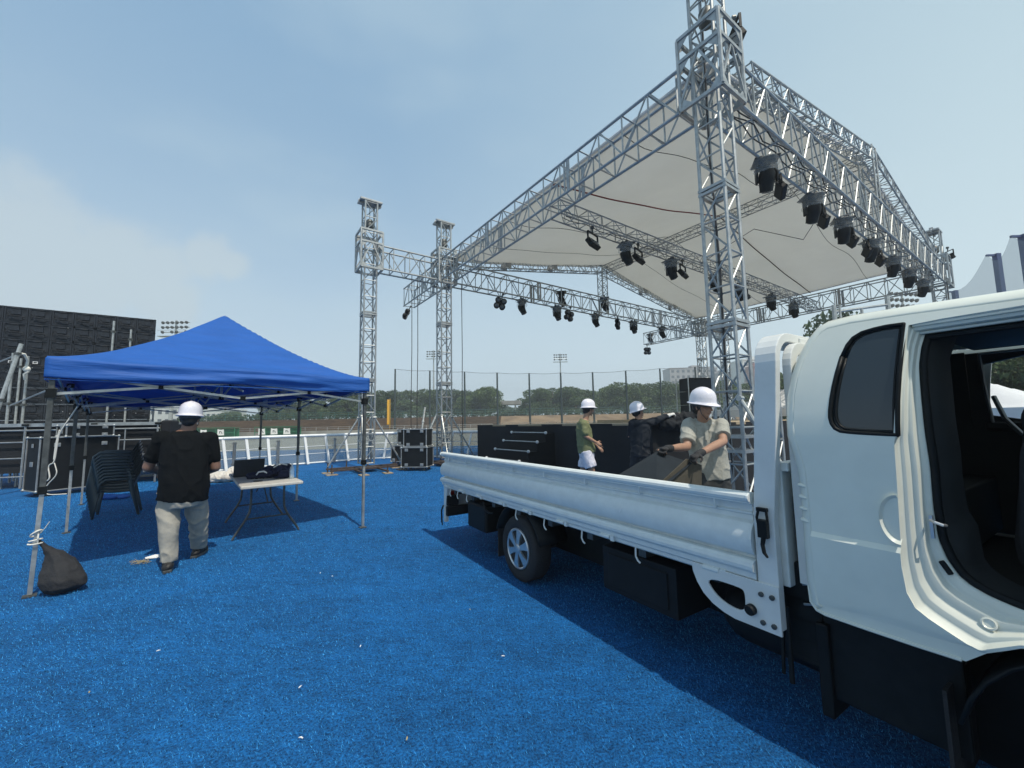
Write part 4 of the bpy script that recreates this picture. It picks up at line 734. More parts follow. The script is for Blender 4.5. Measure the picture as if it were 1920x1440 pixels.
b.path([(-.145, -.08, .56), (-.11, -.08, .60), (-.08, -.07, .66)], .003, 4); b.path([(-.14, -.10, .56), (-.13, -.11, .52), (-.14, -.10, .48)], .006, 5); b.build('tie_rope', 'rope', sb)
pr_ = tp_(0.04, H2, 1.95)+TO; b = MB(); q = at(100, 868, 6.0)
pts = [at(149, 757, 6.1), at(130, 785, 6.0), at(111, 812, 6.0), at(107, 835, 6.0), at(102, 868, 6.0), at(94, 870, 6.0), at(90, 876, 6.0), at(93, 890, 6.0), at(93, 898, 6.0), at(86, 903, 6.0)]
b.path(smoothpoly([tuple(p) for p in pts], 2, False), .009, 6); b.path(smoothpoly([tuple(at(x, y, 6.0)) for x, y in ((102, 868), (105, 878), (107, 886), (103, 895), (92, 905), (83, 918), (84, 925), (95, 928), (125, 926))], 2, False), .007, 6)
b.path(smoothpoly([tuple(at(x, y, 6.02)) for x, y in ((112, 806), (105, 830), (101, 862))], 2, False), .009, 6); tag(b.build('guy_rope', 'rope', smooth=True), 'white rope hanging in a loose loop from the left tent eave', 'rope')
# ---- chairs
def monobloc():
    t = thing('plastic_chair', '', 'chair', group='stacked dark plastic chairs'); n, mrow = 12, 9; vs = []; fs = []
    for j in range(mrow+1):
        f = j/mrow
        for i in range(n+1):
            u = (i/n-.5)*2; wd = .24-.02*f; vs.append((u*wd, .22-.44*f, .43-.02*math.sin(math.pi*f)*(1-u*u)-.02*f+.015*u*u))
    b = MB(); b.add(vs, [(j*(n+1)+i, j*(n+1)+i+1, (j+1)*(n+1)+i+1, (j+1)*(n+1)+i) for j in range(mrow) for i in range(n)]); o = b.build('seat', 'chair', t, True); s_ = o.modifiers.new('t', 'SOLIDIFY'); s_.thickness = .008
    vs = []
    for j in range(mrow+1):
        f = j/mrow
        for i in range(n+1): u = (i/n-.5)*2; wd = .225+.02*math.sin(f*2.6); vs.append((u*wd, -.22-.16*f**1.2+.035*(u*u)*1.0, .41+.43*f-.06*(abs(u)**3)*f))
    b = MB(); b.add(vs, [(j*(n+1)+i, j*(n+1)+i+1, (j+1)*(n+1)+i+1, (j+1)*(n+1)+i) for j in range(mrow) for i in range(n)]); o = b.build('backrest', 'chair', t, True); s_ = o.modifiers.new('t', 'SOLIDIFY'); s_.thickness = .008
    for sx in (-1, 1):
        b = MB(); b.path([(sx*.23, .20, .43), (sx*.245, .225, .25), (sx*.26, .25, 0)], [.028, .024, .02], 8); b.build('leg', 'chair', t, True); b = MB(); b.path([(sx*.22, -.22, .42), (sx*.24, -.27, .25), (sx*.25, -.33, 0)], [.028, .024, .02], 8); b.build('leg', 'chair', t, True)
        b = MB(); b.path([(sx*.245, .20, .44), (sx*.265, .19, .58), (sx*.262, .12, .645), (sx*.255, -.08, .645), (sx*.235, -.27, .63)], [.022, .022, .024, .024, .02], 8); b.build('armrest', 'chair', t, True)
    return t
ch = monobloc(); cb = gr(188, 972); rzch = R(128)
ordw = ['bottom', 'second', 'third', 'fourth', 'fifth', 'sixth', 'seventh', 'eighth', 'ninth', 'topmost']
for i in range(10):
    o = ch if i == 0 else dup(ch); d = Matrix.Rotation(rzch, 3, 'Z') @ Vector((0, .010*i, .052*i)); o.location = cb+Vector((.0, .25, 0))+d; o.rotation_euler = (0, 0, rzch)
    o['label'] = 'dark plastic armchair, %s' % ('bottom of the stack' if i == 0 else 'topmost of the stack' if i == 9 else ordw[i]+' up from the bottom of the stack'); o.scale = (.95, 1, 1)
b = MB(); b.ell((0, 0, .05), (.30, .14, .06)); b.ell((.25, .05, .04), (.2, .1, .045)); q = gr(200, 936); o = blob('tarp', MB().add([Vector(v)+q for v in b.v], b.f), 'blue', None, q, .015, 3, .03, 7.); o.location = q; o.name = 'folded_tarp'; tag(o, 'crumpled blue tarp lying behind the chair stack', 'tarp')
# ---- folding table and things on it
A0 = Vector((-3.50, 5.27, 0)); tx = Vector((.782, .623, 0)).normalized(); ty = Vector((-tx.y, tx.x, 0)); tw_, tl = .73, 1.95
tb = thing('folding_table', 'pale grey plastic folding table with dark steel legs under the tent', 'table', A0, math.atan2(tx.y, tx.x)); b = MB(); b.box((tw_/2, tl/2, .725), (tw_, tl, .042)); b.build('tabletop', 'plastic', tb, bevel=.012, seg=3)
for k, (y, sgn) in enumerate(((.42, 1), (tl-.30, -1))):
    for sx in (-1, 1): b = MB(); cx = tw_/2; b.path(smoothpoly([(cx+sx*.20, y, .70), (cx+sx*.20, y, .42), (cx+sx*.22, y-.01*sgn, .30), (cx+sx*.38, y-.03*sgn, .05), (cx+sx*.40, y-.03*sgn, .005)], 2, False), .015, 8); b.build('leg', 'dsteel', tb, True)
    MB().tube((cx-.26, y-.01, .25), (cx+.26, y-.01, .25), .012, 6).build('stretcher', 'dsteel', tb); MB().tube((cx-.2, y, .66), (cx+.2, y, .66), .01, 6).build('stretcher', 'dsteel', tb)
    b = MB(); b.tube((cx, y, .45), (cx, tl/2, .69), .009, 6); b.build('stay', 'dsteel', tb)
def on_table(x, y): return A0+tx*x+ty*y+Vector((0, 0, .748))
rzt = math.atan2(tx.y, tx.x)
lp = thing('laptop', 'open dark laptop seen from behind on the folding table', 'laptop', gr(466, 893, .748), R(40)); b = MB(); b.box((0, .13, .01), (.40, .27, .018)); b.build('base', 'laptop', lp, bevel=.004); b = MB(); b.box((0, -.045, .135), (.40, .012, .27), (R(16), 0, 0)); b.build('screen', 'laptop', lp, bevel=.004)
b = MB(); b.box((0, -.055, .16), (.03, .002, .03), (R(16), 0, 0)); b.build('lid_mark', 'dsteel', lp)
cl = thing('rucksack', 'dark navy rucksack with pale straps slumped on the table beside the laptop', 'bag', gr(497, 896, .748)); b = MB()
for c_, r_ in (((0, 0, .06), (.17, .12, .07)), ((.14, .10, .09), (.14, .10, .09)), ((-.13, -.06, .04), (.12, .08, .05)), ((.20, .18, .12), (.09, .08, .07)), ((.02, .10, .10), (.12, .10, .07))): b.ell(Vector(c_)+cl.location, r_)
blob('bag', b, 'dblue', cl, cl.location, .008, 3, .022, 11.); b = MB(); b.path([(-.06, -.11, .06), (-.02, -.13, .10), (.05, -.12, .11), (.09, -.08, .07)], .012, 6); b.path([(.12, .0, .15), (.18, .08, .20), (.24, .15, .17)], .009, 6); b.build('strap', 'paper', cl)
cp = thing('cap', 'dark navy cap on the near corner of the table', 'cap', gr(533, 896, .748)); b = MB(); b.ell(Vector((0, 0, .05))+cp.location, (.085, .09, .065)); b.ell(Vector((-.06, -.06, .02))+cp.location, (.07, .07, .012)); blob('cap_body', b, 'dblue', cp, cp.location, .006, 3)
bt = thing('water_bottle', 'clear plastic water bottle standing right of the cap', 'bottle', gr(547, 897, .748)); b = MB(); b.lathe([(.03, 0), (.032, .01), (.032, .13), (.026, .16), (.012, .185), (.012, .20)], 14); b.build('bottle_body', 'bottle', bt, True); b = MB(); b.lathe([(.015, .195), (.015, .215)], 12); b.build('bottle_cap', 'white', bt)
b = MB(); b.box((0, 0, .004), (.06, .012, .006), (0, 0, .6)); b.box((.02, .01, .010), (.11, .05, .006), (0, 0, .2)); o = b.build('phone', 'laptop'); o.location = gr(480, 903, .748); tag(o, 'flat dark phone at the front edge of the table', 'phone')
sk = thing('woven_sack', 'white woven sack with brown stains lying on the turf behind the table', 'sack', gr(414, 904)); b = MB()
for c_, r_ in (((0, 0, .14), (.42, .3, .15)), ((.35, .2, .22), (.3, .25, .22)), ((.6, .3, .34), (.12, .12, .16)), ((-.35, -.1, .07), (.22, .2, .07))): b.ell(Vector(c_)+sk.location, r_)
blob('sack_body', b, 'sack', sk, sk.location, .02, 3, .05, 4.)
b = MB(); b.add([(0, 0, 0), (.18, .02, .003), (.19, .09, .012), (.06, .10, .02), (-.02, .05, .004)], [(0, 1, 2, 3, 4)]); o = b.build('paper_scrap', 'paper'); o.location = gr(273, 1048, .012); o.rotation_euler = (0, .1, .5); tag(o, 'white scrap of paper on the turf beside the left shoe', 'paper')
b = MB()
for i in range(46): p = Vector((random.gauss(0, .05), random.gauss(0, .035), random.uniform(.012, .035))); d = Vector((random.uniform(-1, 1), random.uniform(-1, 1), random.uniform(-.2, .3))).normalized()*.03; b.tube(p-d, p+d, .0016, 4)
o = b.build('straw', 'straw'); q = gr(262, 1057); o.location = q; tag(o, 'little heap of dry straw beside the paper scrap', 'straw', kind='stuff')
LT = [(293, 1221, 'left'), (169, 1296, ''), (568, 1384, ''), (762, 1388, ''), (675, 1213, ''), (560, 1290, ''), (940, 1230, ''), (880, 1142, ''), (622, 1080, ''), (600, 1075, '')]
for (x, y, _), lb in zip(LT, ('left of centre, the leftmost but one', 'nearest the left edge of the photo', 'at the bottom edge left of centre', 'brightest one near the bottom centre', 'small, in the middle of the foreground', 'small, above the bottom left pair', 'tiny, close to the truck shadow', 'tiny, in front of the rear wheel', 'small pair below the right tent leg, right one', 'small pair below the right tent leg, left one')):
    b = MB(); b.path([(0, 0, 0), (.012, .003, .004), (.024, .010, .002)], [.0035, .0045, .002], 5); o = b.build('litter_scrap', 'straw' if random.random() < .5 else 'paper', smooth=True); o.location = gr(x, y, .026); o.rotation_euler = (0, 0, random.uniform(0, 6)); o.scale = (.85,)*3; tag(o, 'pale litter scrap on the blue turf, '+lb, 'litter', 'litter on the turf')
# ================================================================ PEOPLE
def hand(mb, wr, d, n, side, curl=.5, s=1.):
    """wr wrist, d pointing direction, n back-of-hand normal, side: +1 thumb on n x d side"""
    d = d.normalized(); n = (n-d*n.dot(d)).normalized(); w_ = n.cross(d)*side; pal = wr+d*.05*s
    mb.cap(wr, wr+d*.075*s, .026*s, .034*s, 10, .52, w_)
    for k, (o_, l_, r_) in enumerate(((.028, .072, .0085), (.010, .082, .009), (-.009, .076, .0085), (-.027, .060, .0075))):
        p = wr+d*.085*s+w_*o_*s; a = curl*(.8+.12*k); d1 = (d*math.cos(a)-n*math.sin(a)); q = p+d1*l_*.5*s; a2 = a+curl*1.3; d2 = d*math.cos(a2)-n*math.sin(a2); r__ = q+d2*l_*.5*s
        mb.cap(p-d*.02*s, q, r_*1.1*s, r_*s, 8); mb.cap(q, r__, r_*s, r_*.8*s, 8)
    p = wr+d*.03*s+w_*.025*s; q = p+(d*.6+w_*.8-n*.25*curl).normalized()*.045*s; mb.cap(p, q, .012*s, .010*s, 8); mb.cap(q, q+(d*.95+w_*.1-n*.5*curl).normalized()*.035*s, .010*s, .008*s, 8)
def helmet(t, org, c, fd, s=1., tilt=Vector((0, 0, 1)), strap=True, nm='hard hat'):
    """hard hat on top of head centre c (world), facing fd"""
    z = tilt.normalized(); f = (fd-z*fd.dot(z)).normalized(); r_ = f.cross(z); m = Matrix((r_, f, z)).transposed(); b = MB(); n = 28; rings = []
    for rr, h in ((1.16, -.012), (1.18, -.006), (1.03, .004), (1.0, .02), (.985, .05), (.93, .085), (.80, .118), (.58, .142), (.30, .156), (.06, .160)):
        ring_ = []
        for i in range(n):
            a = 2*math.pi*i/n; pk = (1+.16*max(0, math.sin(a))**2.5) if rr > 1.1 else 1; x = .112*rr*math.cos(a); y = .138*rr*math.sin(a)*pk; hh = h+(-.012*max(0, math.sin(a))**2 if rr > 1.1 else 0)
            if rr < 1: hh += .006*max(0, 1-abs(x)/.022)+.003*max(0, 1-abs(abs(x)-.045)/.01)
            ring_.append(c+m @ (Vector((x, y, hh+.045))*s)-org)
        rings.append(ring_)
    b.loft(rings); o = b.build('helmet', 'helmet', t, True); sharp(o.data, 50)
    b = MB(); k = 16
    b.path([c+m @ (Vector((.095*math.cos(a), .115*math.sin(a), .018))*s)-org for a in [2*math.pi*i/k for i in range(k+1)]], .008*s, 6); b.path([c+m @ (Vector((.085, .02, .03))*s)-org, c+m @ (Vector((.076, .045, -.06))*s)-org, c+m @ (Vector((0, .06, -.125))*s)-org, c+m @ (Vector((-.076, .045, -.06))*s)-org, c+m @ (Vector((-.085, .02, .03))*s)-org], .004*s, 5); b.build('chin_strap', 'ink', t)
def head(mb, c, fd, s=1., up=Vector((0, 0, 1))):
    z = up.normalized(); f = (fd-z*fd.dot(z)).normalized(); r_ = f.cross(z); m = Matrix((r_, f, z)).transposed(); P = lambda x, y, zz: c+m @ (Vector((x, y, zz))*s)
    mb.ell(P(0, -.012, .025), (.076*s, .096*s, .095*s), m, 18); mb.ell(P(0, .026, -.035), (.058*s, .060*s, .075*s), m, 16); mb.ell(P(0, .045, -.085), (.034*s, .030*s, .028*s), m, 12)
    mb.cap(P(0, .086, .012), P(0, .106, -.026), .009*s, .014*s, 8); mb.cap(P(-.012, .094, -.030), P(.012, .094, -.030), .009*s, .009*s, 8)
    mb.cap(P(-.045, .070, .032), P(.045, .070, .032), .014*s, .014*s, 8); mb.cap(P(-.020, .086, -.057), P(.020, .086, -.057), .008*s, .008*s, 8)
    for q in (-1, 1): mb.ell(P(q*.042, .055, -.018), (.020*s, .02*s, .018*s), m, 10); mb.ell(P(q*.078, -.004, -.005), (.010*s, .020*s, .030*s), m, 10)
    return P
def face(t, org, P, s=1.):
    for q in (-1, 1): b = MB(); b.ell(P(q*.032, .079, .012)-org, (.011*s, .011*s, .006*s)); b.build('eye', 'eye', t, True); b = MB(); b.cap(P(q*.016, .089, .036)-org, P(q*.048, .078, .036)-org, .0045*s, .003*s, 6); b.build('eyebrow', 'hair', t, True)
    b = MB(); b.cap(P(-.02, .092, -.057)-org, P(.02, .092, -.057)-org, .0045*s, .0045*s, 6); b.build('mouth', 'lip', t, True)
def hairp(t, org, P, s=1., col='hair'):
    b = MB(); b.ell(P(0, -.030, .035), (.083*s, .094*s, .092*s)); b.ell(P(0, -.045, -.03), (.070*s, .062*s, .055*s)); b.ell(P(-.066, -.01, .01), (.018*s, .045*s, .05*s)); b.ell(P(.066, -.01, .01), (.018*s, .045*s, .05*s)); blob('hair', b, col, t, org, .008*s, 3, .004, 30.)
def rings_torso(mb, pts, fd, n=22):
    """pts: (centre, half width, half depth); lofted along with facing fd"""
    rings = []
    for i, (c, a, d_) in enumerate(pts):
        ax = (Vector(pts[min(i+1, len(pts)-1)][0])-Vector(pts[max(i-1, 0)][0])).normalized(); f = (fd-ax*fd.dot(ax)).normalized(); r_ = f.cross(ax); ring_ = []
        for k in range(n):
            t = 2*math.pi*k/n; cx, cy = math.cos(t), math.sin(t); cx = math.copysign(abs(cx)**.8, cx); cy = math.copysign(abs(cy)**.85, cy); ring_.append(Vector(c)+r_*a*cx+f*d_*cy)
        rings.append(ring_)
    mb.loft(rings)
def shoe(t, org, an, toe, s=1., m='shoe'):
    d = Vector((toe.x-an.x, toe.y-an.y, 0)).normalized(); g = Vector((an.x, an.y, 0)); b = MB(); b.cap(g-d*.06*s+Vector((0, 0, .045*s)), g+d*.10*s+Vector((0, 0, .040*s)), .046*s, .042*s, 12, .8); b.cap(g+d*.06*s+Vector((0, 0, .035*s)), g+d*.17*s+Vector((0, 0, .032*s)), .046*s, .036*s, 12, .75); b.cap(g-d*.03*s+Vector((0, 0, .06*s)), Vector((an.x, an.y, .10*s)), .044*s, .042*s, 10)
    o = blob('shoe', b, m, t, org, .008, 3, .003, 30.); q = MB(); k = Vector((-d.y, d.x, 0)); pts = []
    for u, v_ in ((-.11, .03), (-.10, -.03), (.02, -.045), (.14, -.045), (.20, -.02), (.205, .02), (.15, .045), (.02, .045)): pts.append(g+d*u*s+k*v_*s-org)
    q.loft([[p+Vector((0, 0, .002)) for p in pts], [p+Vector((0, 0, .028*s)) for p in pts]]); q.build('sole', 'dsteel', o, bevel=.004)
V = Vector
# ---------- man in black t-shirt, back to us
def man_black():
    fd = V((-.55, .83, 0)).normalized(); D0 = 4.62; org = gr(342, 1064); t = thing('person', 'heavy man in black t-shirt, grey sweatpants and white hard hat, back turned', 'person', org); hc = at(356, 786, D0); rt_ = V((.84, .55, 0)).normalized()
    shL, shR = at(303, 822, 4.55), at(394, 822, 4.78); elL, elR = at(278, 876, 4.56), at(404, 876, 4.84); wrL, wrR = at(296, 884, 4.84), at(380, 888, 5.05); hipL, hipR = at(318, 930, 4.60), at(366, 930, 4.74); knL, knR = at(315, 998, 4.48), at(372, 985, 4.84); anL, anR = gr(314, 1070)+V((0, 0, .09)), gr(371, 1042)+V((0, 0, .09)); nb = at(352, 806, D0)
    b = MB(); P = head(b, hc, (fd+V((.15, 0, -.35))).normalized(), .98); b.cap(nb-V((0, 0, .06)), hc-V((0, 0, .05)), .075, .068, 12)
    cen = lambda y, d_=D0: at(346, y, d_)
    rings_torso(b, [(cen(935), .18, .13), (cen(890), .19, .15), (cen(850), .20, .14), (cen(822), .18, .10), (nb, .07, .07)], fd)
    for a, e, w_ in ((shL, elL, wrL), (shR, elR, wrR)): b.cap(a, e, .065, .055, 12); b.cap(e, w_, .054, .036, 12)
    hand(b, wrL, (wrL-elL).normalized(), V((0, 0, 1)), 1, .9); hand(b, wrR, (wrR-elR).normalized(), V((0, 0, 1)), -1, .9)
    for h, k, a in ((hipL, knL, anL), (hipR, knR, anR)): b.cap(h, k, .09, .06, 12); b.cap(k, a, .06, .042, 12)
    blob('body', b, 'skind', t, org, .010, 4); hairp(t, org, P, .98); helmet(t, org, hc, (fd+V((.1, 0, -.15))).normalized(), 1.0, V((.02, .04, 1)))
    b = MB(); rings_torso(b, [(cen(936)+V((-.02, 0, 0)), .235, .19), (cen(918), .232, .20), (cen(890), .228, .20), (cen(858), .225, .185), (cen(835), .215, .16), (cen(818), .185, .13), (cen(808), .10, .085)], fd)
    for a, e in ((shL, elL), (shR, elR)): q = a.lerp(e, .66); b.cap(a+V((0, 0, .0)), q, .085, .082, 12); b.cap(a, cen(835), .088, .12, 12)
    blob('tshirt', b, 'tblack', t, org, .012, 4, .014, 4.5)
    b = MB(); rings_torso(b, [(cen(948)-V((0, 0, .01)), .175, .15), (cen(940), .19, .165), (cen(915), .19, .165), (cen(900), .18, .155)], fd)
    for h, k, a in ((hipL, knL, anL), (hipR, knR, anR)): b.path([h+V((0, 0, .05)), h.lerp(k, .5), k, k.lerp(a, .5), a+V((0, 0, .04)), a+V((0, 0, .0))], [.118, .105, .088, .082, .079, .078], 16)
    blob('sweatpants', b, 'pgrey', t, org, .012, 4, .020, 4.2); shoe(t, org, anL, anL+fd+rt_*-.1, 1.15); shoe(t, org, anR, anR+fd*.95+rt_*.3, 1.08)
man_black()
# ---------- man in olive t-shirt and white shorts, profile to the right
def man_olive():
    D0 = 8.2; fd = V((.97, .22, 0)).normalized(); org = V((at(1102, 800, D0).x, D0, 0)); t = thing('person', 'slim man in olive t-shirt and white shorts, hard hat on, looking right', 'person', org); hc = at(1103, 768, D0); s = 1.06; lf = V((-.22, .97, 0))
    nb = at(1096, 786, D0); sN, sF = at(1094, 796, D0-.18), at(1096, 796, D0+.18); eN, eF = at(1098, 818, D0-.22), at(1103, 820, D0+.2); wN, wF = at(1117, 829, D0-.2), at(1120, 836, D0+.12); hN, hF = at(1099, 848, D0-.09), at(1099, 848, D0+.09); kN, kF = at(1110, 882, D0-.12), at(1093, 882, D0+.10)
    aN, aF = V((at(1112, 900, D0-.15).x, D0-.12, .09)), V((at(1088, 900, D0+.1).x, D0+.1, .09)); b = MB(); P = head(b, hc, (fd+V((0, 0, -.15))).normalized(), s); b.cap(nb-V((0, 0, .06)), hc-V((0.02, 0, .05)), .062, .058, 12); cen = lambda y, x=1096: at(x, y, D0)
    rings_torso(b, [(cen(850, 1099), .15, .10), (cen(825, 1098), .14, .10), (cen(805, 1096), .16, .11), (cen(793, 1095), .14, .08), (nb, .06, .06)], fd)
    for a, e, w_ in ((sN, eN, wN), (sF, eF, wF)): b.cap(a, e, .050, .042, 12); b.cap(e, w_, .041, .028, 12)
    hand(b, wN, (wN-eN).normalized(), V((.2, -1, .3)), 1, .5, 1.1); hand(b, wF, (wF-eF).normalized(), V((.2, -1, .5)), 1, .35, 1.1)
    for h, k, a in ((hN, kN, aN), (hF, kF, aF)): b.cap(h, k, .085, .060, 12); b.cap(k, a+V((0, 0, .2)), .058, .050, 12); b.cap(a+V((0, 0, .2)), a, .050, .036, 12)
    blob('body', b, 'skin', t, org, .009, 3); hairp(t, org, P, s); face(t, org, P, s); helmet(t, org, hc, (fd+V((0, 0, -.1))).normalized(), s)
    b = MB(); rings_torso(b, [(cen(849, 1100), .185, .165), (cen(840, 1099), .19, .165), (cen(822, 1096), .185, .15), (cen(805, 1094), .19, .145), (cen(794, 1094), .17, .11), (cen(787, 1096), .085, .08)], fd)
    for a, e in ((sN, eN), (sF, eF)): q = a.lerp(e, .72); b.cap(a, q, .075, .078, 12); b.cap(a, cen(800, 1095), .08, .1, 12)
    blob('tshirt', b, 'olive', t, org, .012, 3, .014, 5.); b = MB(); rings_torso(b, [(cen(857, 1100), .165, .14), (cen(850, 1100), .17, .145), (cen(842, 1099), .16, .14)], fd)
    for h, k in ((hN, kN), (hF, kF)): b.path([h+V((0, 0, .03)), h.lerp(k, .45), h.lerp(k, .82)], [.115, .118, .120], 16)
    blob('shorts', b, 'shorts', t, org, .011, 3, .012, 6.); shoe(t, org, aN, aN+fd, 1.05); shoe(t, org, aF, aF+fd, 1.05)
man_olive()
# ---------- man in charcoal shirt leaning on the stage
def man_charcoal():
    D0 = 7.8; fd = V((.62, .78, 0)).normalized(); org = V((at(1197, 800, D0).x, D0, 0)); t = thing('person', 'man in charcoal long sleeved shirt and hard hat reaching along the stage drape', 'person', org); hc = at(1196, 773, D0-.02); s = 1.04; hd = V((.95, .25, -.1)).normalized()
    nb = at(1197, 787, D0); sR, sL = at(1213, 794, D0-.05), at(1187, 794, D0-.02); eR, wR = at(1236, 786, D0+.05), at(1254, 779, D0+.12); eL, wL = at(1180, 818, D0+.15), at(1190, 800, D0+.45); cen = lambda y, x=1200: at(x, y, D0); hR, hL = at(1210, 848, D0-.02), at(1192, 848, D0+.02); kR, kL = at(1206, 893, D0-.05), at(1190, 893, D0+.12); aR, aL = V((at(1207, 900, D0).x, D0-.08, .09)), V((at(1188, 900, D0).x, D0+.1, .09))
    b = MB(); P = head(b, hc, hd, s); b.cap(nb-V((0, 0, .06)), hc-V((0, 0, .05)), .065, .06, 12); rings_torso(b, [(cen(848), .15, .10), (cen(825), .15, .11), (cen(803), .18, .11), (cen(793), .15, .08), (nb, .06, .06)], fd)
    for a, e, w_ in ((sR, eR, wR), (sL, eL, wL)): b.cap(a, e, .05, .042, 12); b.cap(e, w_, .041, .028, 12)
    for h, k, a in ((hR, kR, aR), (hL, kL, aL)): b.cap(h, k, .085, .060, 12); b.cap(k, a, .058, .036, 12)
    hand(b, wL, fd, V((0, 0, 1)), 1, .5, 1.05); hand(b, wR, (wR-eR).normalized(), V((0, -.3, 1)), 1, .8, 1.05); blob('body', b, 'skin', t, org, .010, 3); hairp(t, org, P, s); face(t, org, P, s); helmet(t, org, hc, (hd+V((0, 0, .0))).normalized(), s, V((-.28, -.06, 1)))
    b = MB(); hand(b, wR, (wR-eR).normalized(), V((0, -.3, 1)), 1, .8, 1.3); b.cap(wR-(wR-eR).normalized()*.03, wR+(wR-eR).normalized()*.02, .038, .038, 10); blob('glove', b, 'wglove', t, org, .008, 2)
    b = MB(); rings_torso(b, [(cen(838), .185, .135), (cen(826), .182, .14), (cen(810), .195, .14), (cen(798), .19, .12), (cen(790), .13, .09)], fd); b.path([sR, sR.lerp(eR, .5)-V((0, 0, .01)), eR, eR.lerp(wR, .9)], [.080, .070, .058, .044], 14); b.path([sL, eL, eL.lerp(wL, .9)], [.078, .062, .045], 14); b.cap(sR, sR.lerp(eR, .4), .090, .074, 12); b.cap(sL, sL.lerp(eL, .4), .088, .070, 12); b.cap(sR, sL, .085, .085, 12); b.cap(nb-V((0, 0, .03)), nb+V((0, 0, .01)), .075, .07, 12)
    blob('shirt', b, 'charc', t, org, .012, 3, .018, 4.5); b = MB(); rings_torso(b, [(cen(856), .165, .13), (cen(846), .175, .135), (cen(834), .165, .13)], fd)
    for h, k, a in ((hR, kR, aR), (hL, kL, aL)): b.path([h+V((0, 0, .03)), h.lerp(k, .5), k, a+V((0, 0, .0))], [.105, .095, .08, .07], 14)
    blob('trousers', b, 'navy', t, org, .012, 3, .018, 5.); shoe(t, org, aR, aR+fd, 1.05); shoe(t, org, aL, aL+fd, 1.05)
man_charcoal()
